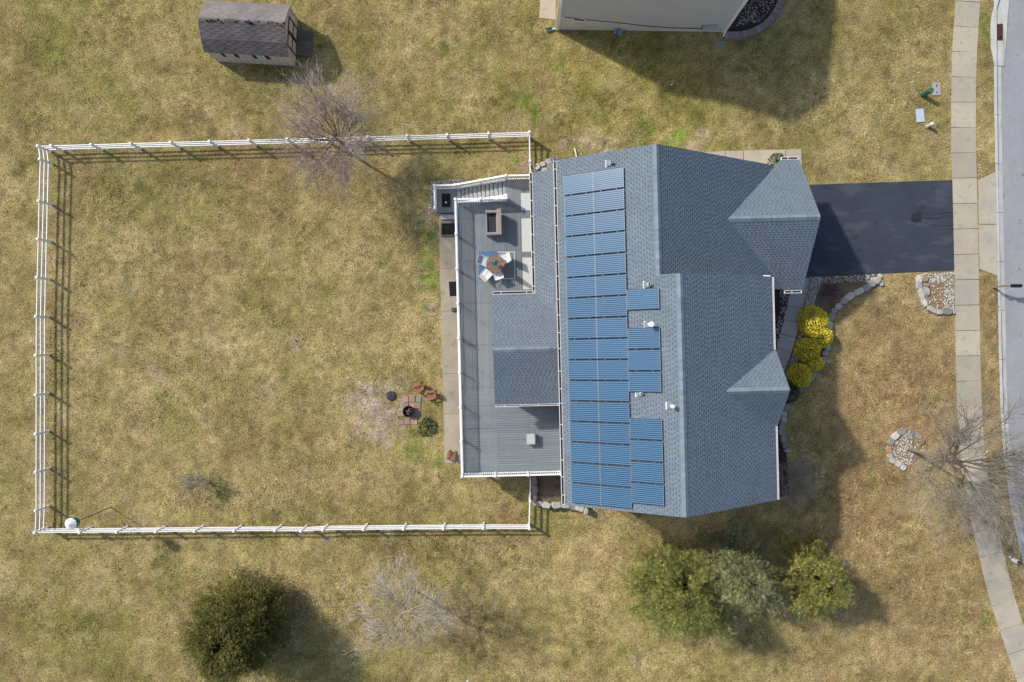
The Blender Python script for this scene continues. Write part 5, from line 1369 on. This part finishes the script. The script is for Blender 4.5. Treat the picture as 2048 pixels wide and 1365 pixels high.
def evergreen(name, label, px, py, height, R, seed, col, tips, nb=330, clump=1.0, shape=.75, spray=.34, lift=.25, group='evergreen trees on the lower lawn', dens=14):
    r = random.Random(seed); nr = np.random.RandomState(seed); p0 = ground(px, py)
    o = thing(name, label, 'tree', tuple(p0), group)
    g = G(); g.tube([p0 + Vector((0, 0, -.1)), p0 + Vector((.05, 0, height * .5)), p0 + Vector((0, 0, height * .72))], [.16, .08, .02], 8); part('trunk', g, M['bark'], o)
    V, F, C, B = [], [], [], G()
    lobes = [(r.uniform(0, 6.28), r.uniform(.05, .95), r.uniform(.08, .22)) for _ in range(26)]
    clus = [((r.random() ** 1.2) * .95, r.uniform(0, 6.28), r.uniform(.84, 1.09), r.uniform(.72, 1.28)) for _ in range(int(nb / 13))]
    for i_ in range(0, len(clus), 7): clus[i_] = (r.uniform(.80, .96),) + clus[i_][1:]
    for b in range(nb):
        ch, ca, cl_, ct_ = clus[b % len(clus)]
        h = min(.97, max(0.0, ch + r.gauss(0, .035))); a = ca + r.gauss(0, .13 / (.25 + (1 - ch)))
        Lb = R * ((1 - h) ** shape) * r.uniform(.84, 1.0) * (1 + (cl_ - 1) * clump) + .12
        for (la, lh, lr) in lobes:
            da = abs((a - la + math.pi) % (2 * math.pi) - math.pi)
            if da < .38 and abs(h - lh) < .09: Lb *= 1 + lr * clump * (1 if la > 2.2 else -1.1)
        base = p0 + Vector((0, 0, height * (.05 + .9 * h)))
        d = Vector((math.cos(a), math.sin(a), lift + .55 * h + r.uniform(-.12, .12))).normalized()
        tone = r.uniform(.82, 1.18) * ct_; mixt = r.random() ** 1.5
        cb = [(col[i] * (1 - mixt) + tips[i] * mixt) * tone for i in range(3)]
        if b % 3 == 0: B.tube([base, base + d * Lb * .85], [.025, .006], 3, cap=False)
        ns = max(3, int(dens * Lb / R))
        for s in range(ns):
            f = .35 + .65 * ((s + r.random()) / ns) ** .8
            c = base + d * (Lb * f) + Vector((r.gauss(0, .10), r.gauss(0, .10), r.gauss(0, .08)))
            # a feathery spray: axis + leaflets
            ax = (d * .8 + Vector((r.gauss(0, .45), r.gauss(0, .45), r.gauss(.15, .35)))).normalized()
            sd = ax.cross(Vector((r.gauss(0, .5), r.gauss(0, .5), 1))).normalized(); L = spray * r.uniform(.55, 1.35)
            tn_ = r.uniform(.65, 1.35); cc = [min(1, q * tn_) for q in cb]
            m0 = len(V); w = .016
            for j in range(4):
                t = j / 3; q = c + ax * (L * t)
                if j == 3: e = [q + ax * L * .25]
                else:
                    ll = L * .48 * (1 - .55 * t); e = [q + sd * ll + ax * ll * .55, q - sd * ll + ax * ll * .55]
                for tip in e:
                    k = len(V); wv = ax * w
                    V += [tuple(q - wv + Vector((0, 0, .01))), tuple(q + wv), tuple(tip + Vector((0, 0, r.uniform(-.03, .03))))]
                    F.append((k, k + 1, k + 2)); C += [(*cc, 1)] * 3
    g = G(); g.v = V; g.f = F; g.c = C; part('crown', g, M['needle'], o); part('branches', B, M['bark'], o)
evergreen('evergreen_tree', 'big dense dark evergreen cut by the bottom edge', 506, 1224, 5.6, 3.5, 101, (.070, .072, .015), (.185, .168, .038), nb=2400, shape=.42, clump=.7, spray=.16, lift=.2, dens=21)
evergreen('evergreen_tree', 'widest and loosest yellowish green evergreen of the three below the house', 1346, 1158, 6.6, 3.35, 102, (.115, .135, .032), (.29, .285, .078), nb=1400, shape=.7, spray=.22, lift=.15, dens=20, clump=1.5)
evergreen('evergreen_tree', 'greyish green evergreen between the other two below the house', 1458, 1118, 4.8, 2.45, 103, (.155, .17, .07), (.31, .30, .14), nb=1050, shape=.5, spray=.20, lift=.25, dens=17, clump=1.5)
evergreen('evergreen_tree', 'yellow green evergreen nearest the street of the three below the house', 1597, 1130, 4.4, 2.4, 104, (.155, .16, .04), (.34, .30, .08), nb=1050, shape=.48, spray=.20, lift=.2, dens=17, clump=1.5)

def leaf_ball(name, label, px, py, R, hz, n, mat, seed, leaf=.065, group=None, cat='shrub', up=.8):
    r = random.Random(seed); p0 = ground(px, py, .03); o = thing(name, label, cat, tuple(p0), group)
    g = G(); bumps = [(Vector((r.gauss(0, 1), r.gauss(0, 1), r.gauss(.4, .7))).normalized(), r.uniform(-.10, .10)) for _ in range(14)]
    for _ in range(n):
        d = Vector((r.gauss(0, 1), r.gauss(0, 1), abs(r.gauss(0, 1)) + .02)).normalized()
        k = 1 + sum(a * max(0, d.dot(b) - .75) * 4 for b, a in bumps)
        q = p0 + Vector((d.x * R * k, d.y * R * k, d.z * hz * k)) * (1 - .22 * r.random() ** 2.2)
        ax = (d * .7 + Vector((r.gauss(0, .5), r.gauss(0, .5), r.gauss(.1, .5)))).normalized(); s = ax.cross(Vector((r.gauss(0, 1), r.gauss(0, 1), r.gauss(0, 1)))).normalized(); L = leaf * r.uniform(.7, 1.4)
        g.add([q - s * L * .32, q + ax * L, q + s * L * .32, q - ax * L * .4], [(0, 1, 2, 3)])
    part('foliage', g, mat, o)
    g = G()
    for k in range(14):
        a = r.uniform(0, 6.28); g.tube([p0, p0 + Vector((math.cos(a) * R * .6, math.sin(a) * R * .6, hz * .75))], [.02, .006], 4, cap=False)
    part('stems', g, M['bark'], o); return o
for (px, py, R, hz, lab) in ((1622, 642, .93, 1.15, 'largest golden round shrub, nearest the driveway'), (1637, 673, .74, 1.25, 'bright golden round shrub touching the largest one, closest to the lawn'), (1613, 700, .78, 1.05, 'middle golden round shrub of the row beside the walk'),
                             (1626, 726, .55, .9, 'smallest golden round shrub beside the stone wall'), (1596, 750, .72, .95, 'golden round shrub at the house gable end of the row')):
    leaf_ball('golden_shrub', lab, px, py, R, hz, int(4200 * R), M['gold_leaf'], int(px), group='golden round shrubs along the front walk', leaf=.075)
leaf_ball('low_shrub', 'low straggly green shrub beside the fire pit and slab', 856, 854, .62, .16, 420, M['shrub_leaf'], 7, leaf=.085)
bare_tree('purple_shrub', 'low sparse mauve twiggy shrub in the front planting bed', 1654, 582, .6, .55, 77, limbs=14, kids=(6, 4, 3), tint=(.62, .40, .44, 1), flat_=.4, tr=.03, first=.1, tw=2.2)
leaf_ball('low_shrub', 'dark green shrub tucked under the front gable corner', 1573, 786, .75, .5, 1200, M['shrub_leaf'], 9, leaf=.09)
leaf_ball('low_shrub', 'small green weed in the bed below the deck', 1112, 972, .4, .55, 260, M['shrub_leaf'], 12, leaf=.08)
leaf_ball('low_shrub', 'small dark green shrub beside the garage gutter and path', 1552, 322, .45, .5, 420, M['shrub_leaf'], 10, leaf=.08)

# ------------------------------------------------------------------ grass blades and fallen leaves
def pip(P, x, y):
    P = np.array(P); ins = np.zeros(len(x), bool)
    for i in range(len(P)):
        xa, ya = P[i - 1]; xb, yb = P[i]
        c = ((ya > y) != (yb > y))
        with np.errstate(divide='ignore', invalid='ignore'):
            ins ^= c & (x < (xb - xa) * (y - ya) / (yb - ya) + xa)
    return ins
def blocked(x, y):
    u = x * CT + y * ST; v = -x * ST + y * CT
    m = (u > 2.9) & (u < 13.7) & (v > -8.5) & (v < 9.4)
    m |= (u > 11) & (u < 16.5) & (v > 2.8) & (v < 9.8)
    m |= (u > -4.62) & (u < 2.9) & (v > -7.9) & (v < 8.4)
    m |= (u > -4.8) & (u < -3.2) & (v >= 8.3) & (v < 10)
    px_polys = [bedA, bedB, [(1592, 369), (1906, 360), (1909, 543), (1592, 560)], [(1380, 305), (1603, 298), (1605, 369), (1380, 369)], [(1800, 0), (1800, 1), (1801, 1)],
                [(1450, 80), (1500, 76), (1550, 40), (1572, -20), (1440, -20)], [(1078, 38), (1125, 41), (1128, -60), (1085, -60)], [(803, 792), (843, 792), (843, 851), (803, 851)], [(1954, 360), (1992, 343), (1996, 554), (1957, 541)], [(1550, 556), (1762, 549)] + WALL_PX[:14] + [(1560, 765)]]
    for pp in px_polys: m |= pip([tuple(ground(*q).xy) for q in pp], x, y)
    wx = np.interp(y, [p.y for p in walk_line][::-1], [p.x for p in walk_line][::-1])
    m |= (x > wx - .02) & (x < wx + 1.54)
    m |= x > kerb_x(y) - .03
    dx, dy = x - S0.x, y - S0.y
    lx_ = dx * cs + dy * ss; ly_ = -dx * ss + dy * cs
    m |= (abs(lx_) < 2.5) & (abs(ly_) < 1.5)
    dx, dy = x - n0.x, y - n0.y
    lx_ = dx * cn + dy * sn; ly_ = -dx * sn + dy * cn
    m |= (lx_ > 0) & (lx_ < WX) & (ly_ > -.02)
    return m
def scatter(n, seed, size, name, mat, kind, label=None, dens=None, flat_leaf=False):
    rs = np.random.RandomState(seed)
    x = rs.uniform(-34.5, 33.5, n); y = rs.uniform(-23.5, 23.5, n)
    keep = ~blocked(x, y)
    if dens is not None: keep &= rs.rand(n) < dens(x, y)
    x = x[keep]; y = y[keep]; n = len(x)
    z = terrain(x) - 0.0
    a = rs.uniform(0, 2 * np.pi, n); L = rs.uniform(size[0], size[1], n); w = L * rs.uniform(.22, .4, n)
    tilt = rs.uniform(.1, .75, n)
    dx, dy = np.cos(a), np.sin(a)
    if flat_leaf:
        z = z + rs.uniform(.02, .06, n); t1 = rs.uniform(-.35, .35, n); t2 = rs.uniform(-.35, .35, n); w = L * rs.uniform(.5, .75, n)
        q = [np.stack([x - dx * L * .5, y - dy * L * .5, z - t1 * L * .5], 1), np.stack([x - dy * w * .5, y + dx * w * .5, z + t2 * w], 1), np.stack([x + dx * L * .5, y + dy * L * .5, z + t1 * L * .5], 1), np.stack([x + dy * w * .5, y - dx * w * .5, z + .01 - t2 * w * .5], 1)]
        k = 4
    else:
        tx = x + dx * L * np.cos(tilt); ty = y + dy * L * np.cos(tilt); tz = z + L * np.sin(tilt) * .8
        q = [np.stack([x - dy * w * .5, y + dx * w * .5, z - .01], 1), np.stack([x + dy * w * .5, y - dx * w * .5, z - .01], 1), np.stack([tx, ty, tz], 1)]
        k = 3
    V = np.stack(q, 1).reshape(-1, 3).astype(np.float32)
    me = bpy.data.meshes.new(name)
    me.vertices.add(n * k); me.vertices.foreach_set('co', V.ravel())
    me.loops.add(n * k); me.loops.foreach_set('vertex_index', np.arange(n * k, dtype=np.int32))
    me.polygons.add(n); me.polygons.foreach_set('loop_start', np.arange(0, n * k, k, dtype=np.int32)); me.polygons.foreach_set('loop_total', np.full(n, k, np.int32))
    if not flat_leaf:
        C = lawn_colour(x, y)
        jit = rs.uniform(.62, 1.42, (n, 1)) * (1 + 1.9 * (vnoise(x + 61, y + 47, .12, 91) - .5) + .7 * (vnoise(x + 61, y + 47, .32, 92) - .5))[:, None]; jit = np.clip(jit, .25, 2.2); C = C * jit
        straw = rs.rand(n) < .14; C[straw] = C[straw] * .35 + np.array([.46, .39, .21]) * .65
        C = np.repeat(np.concatenate([np.clip(C, 0, 1), np.ones((n, 1))], 1), k, 0).astype(np.float32)
        at_ = me.color_attributes.new('tint', 'FLOAT_COLOR', 'POINT'); at_.data.foreach_set('color', C.ravel())
    me.materials.append(mat); me.update(calc_edges=True)
    o = bpy.data.objects.new(name, me); COL.objects.link(o); o['kind'] = kind
    if label: o['label'] = label
    return o
scatter(720000, 1, (.06, .135), 'grass', M['blades'], 'stuff', 'short dormant straw and olive grass over the lawn')
def leafdens(x, y):
    D = CAM_Z - terrain(x); px = 1024 + x * FPX / D; py = 682.5 - y * FPX / D
    d = .012 + .07 * sstep(1560, 1700, px) * sstep(480, 640, py) + .02 * sstep(1040, 1090, py)
    nz = vnoise(x, y, 1.6, 50)
    d = d + .30 * np.exp(-((py - 1068) / 16) ** 2) * (px < 1060) * (px > 120) * nz + .5 * np.exp(-((py - 1038) / 14) ** 2 - ((px - 1030) / 32) ** 2)
    d = d + .35 * np.exp(-((py - 1052) / 12) ** 2 - ((px - 118) / 22) ** 2) + .25 * np.exp(-((px - 104) / 9) ** 2) * (py > 290) * (py < 1060) * nz + .22 * np.exp(-((py - 300) / 12) ** 2) * (px < 800) * (px > 80) * nz
    d = d + .10 * sstep(1640, 1720, px) * np.exp(-((py - 1060) / 130) ** 2)
    d = d + .3 * np.exp(-((py - 985) / 25) ** 2 - ((px - 1100) / 25) ** 2)
    return d
scatter(260000, 2, (.07, .13), 'fallen_leaves', M['leaf_litter'], 'stuff', 'brown fallen leaves caught in the grass and along the fence', leafdens, True)
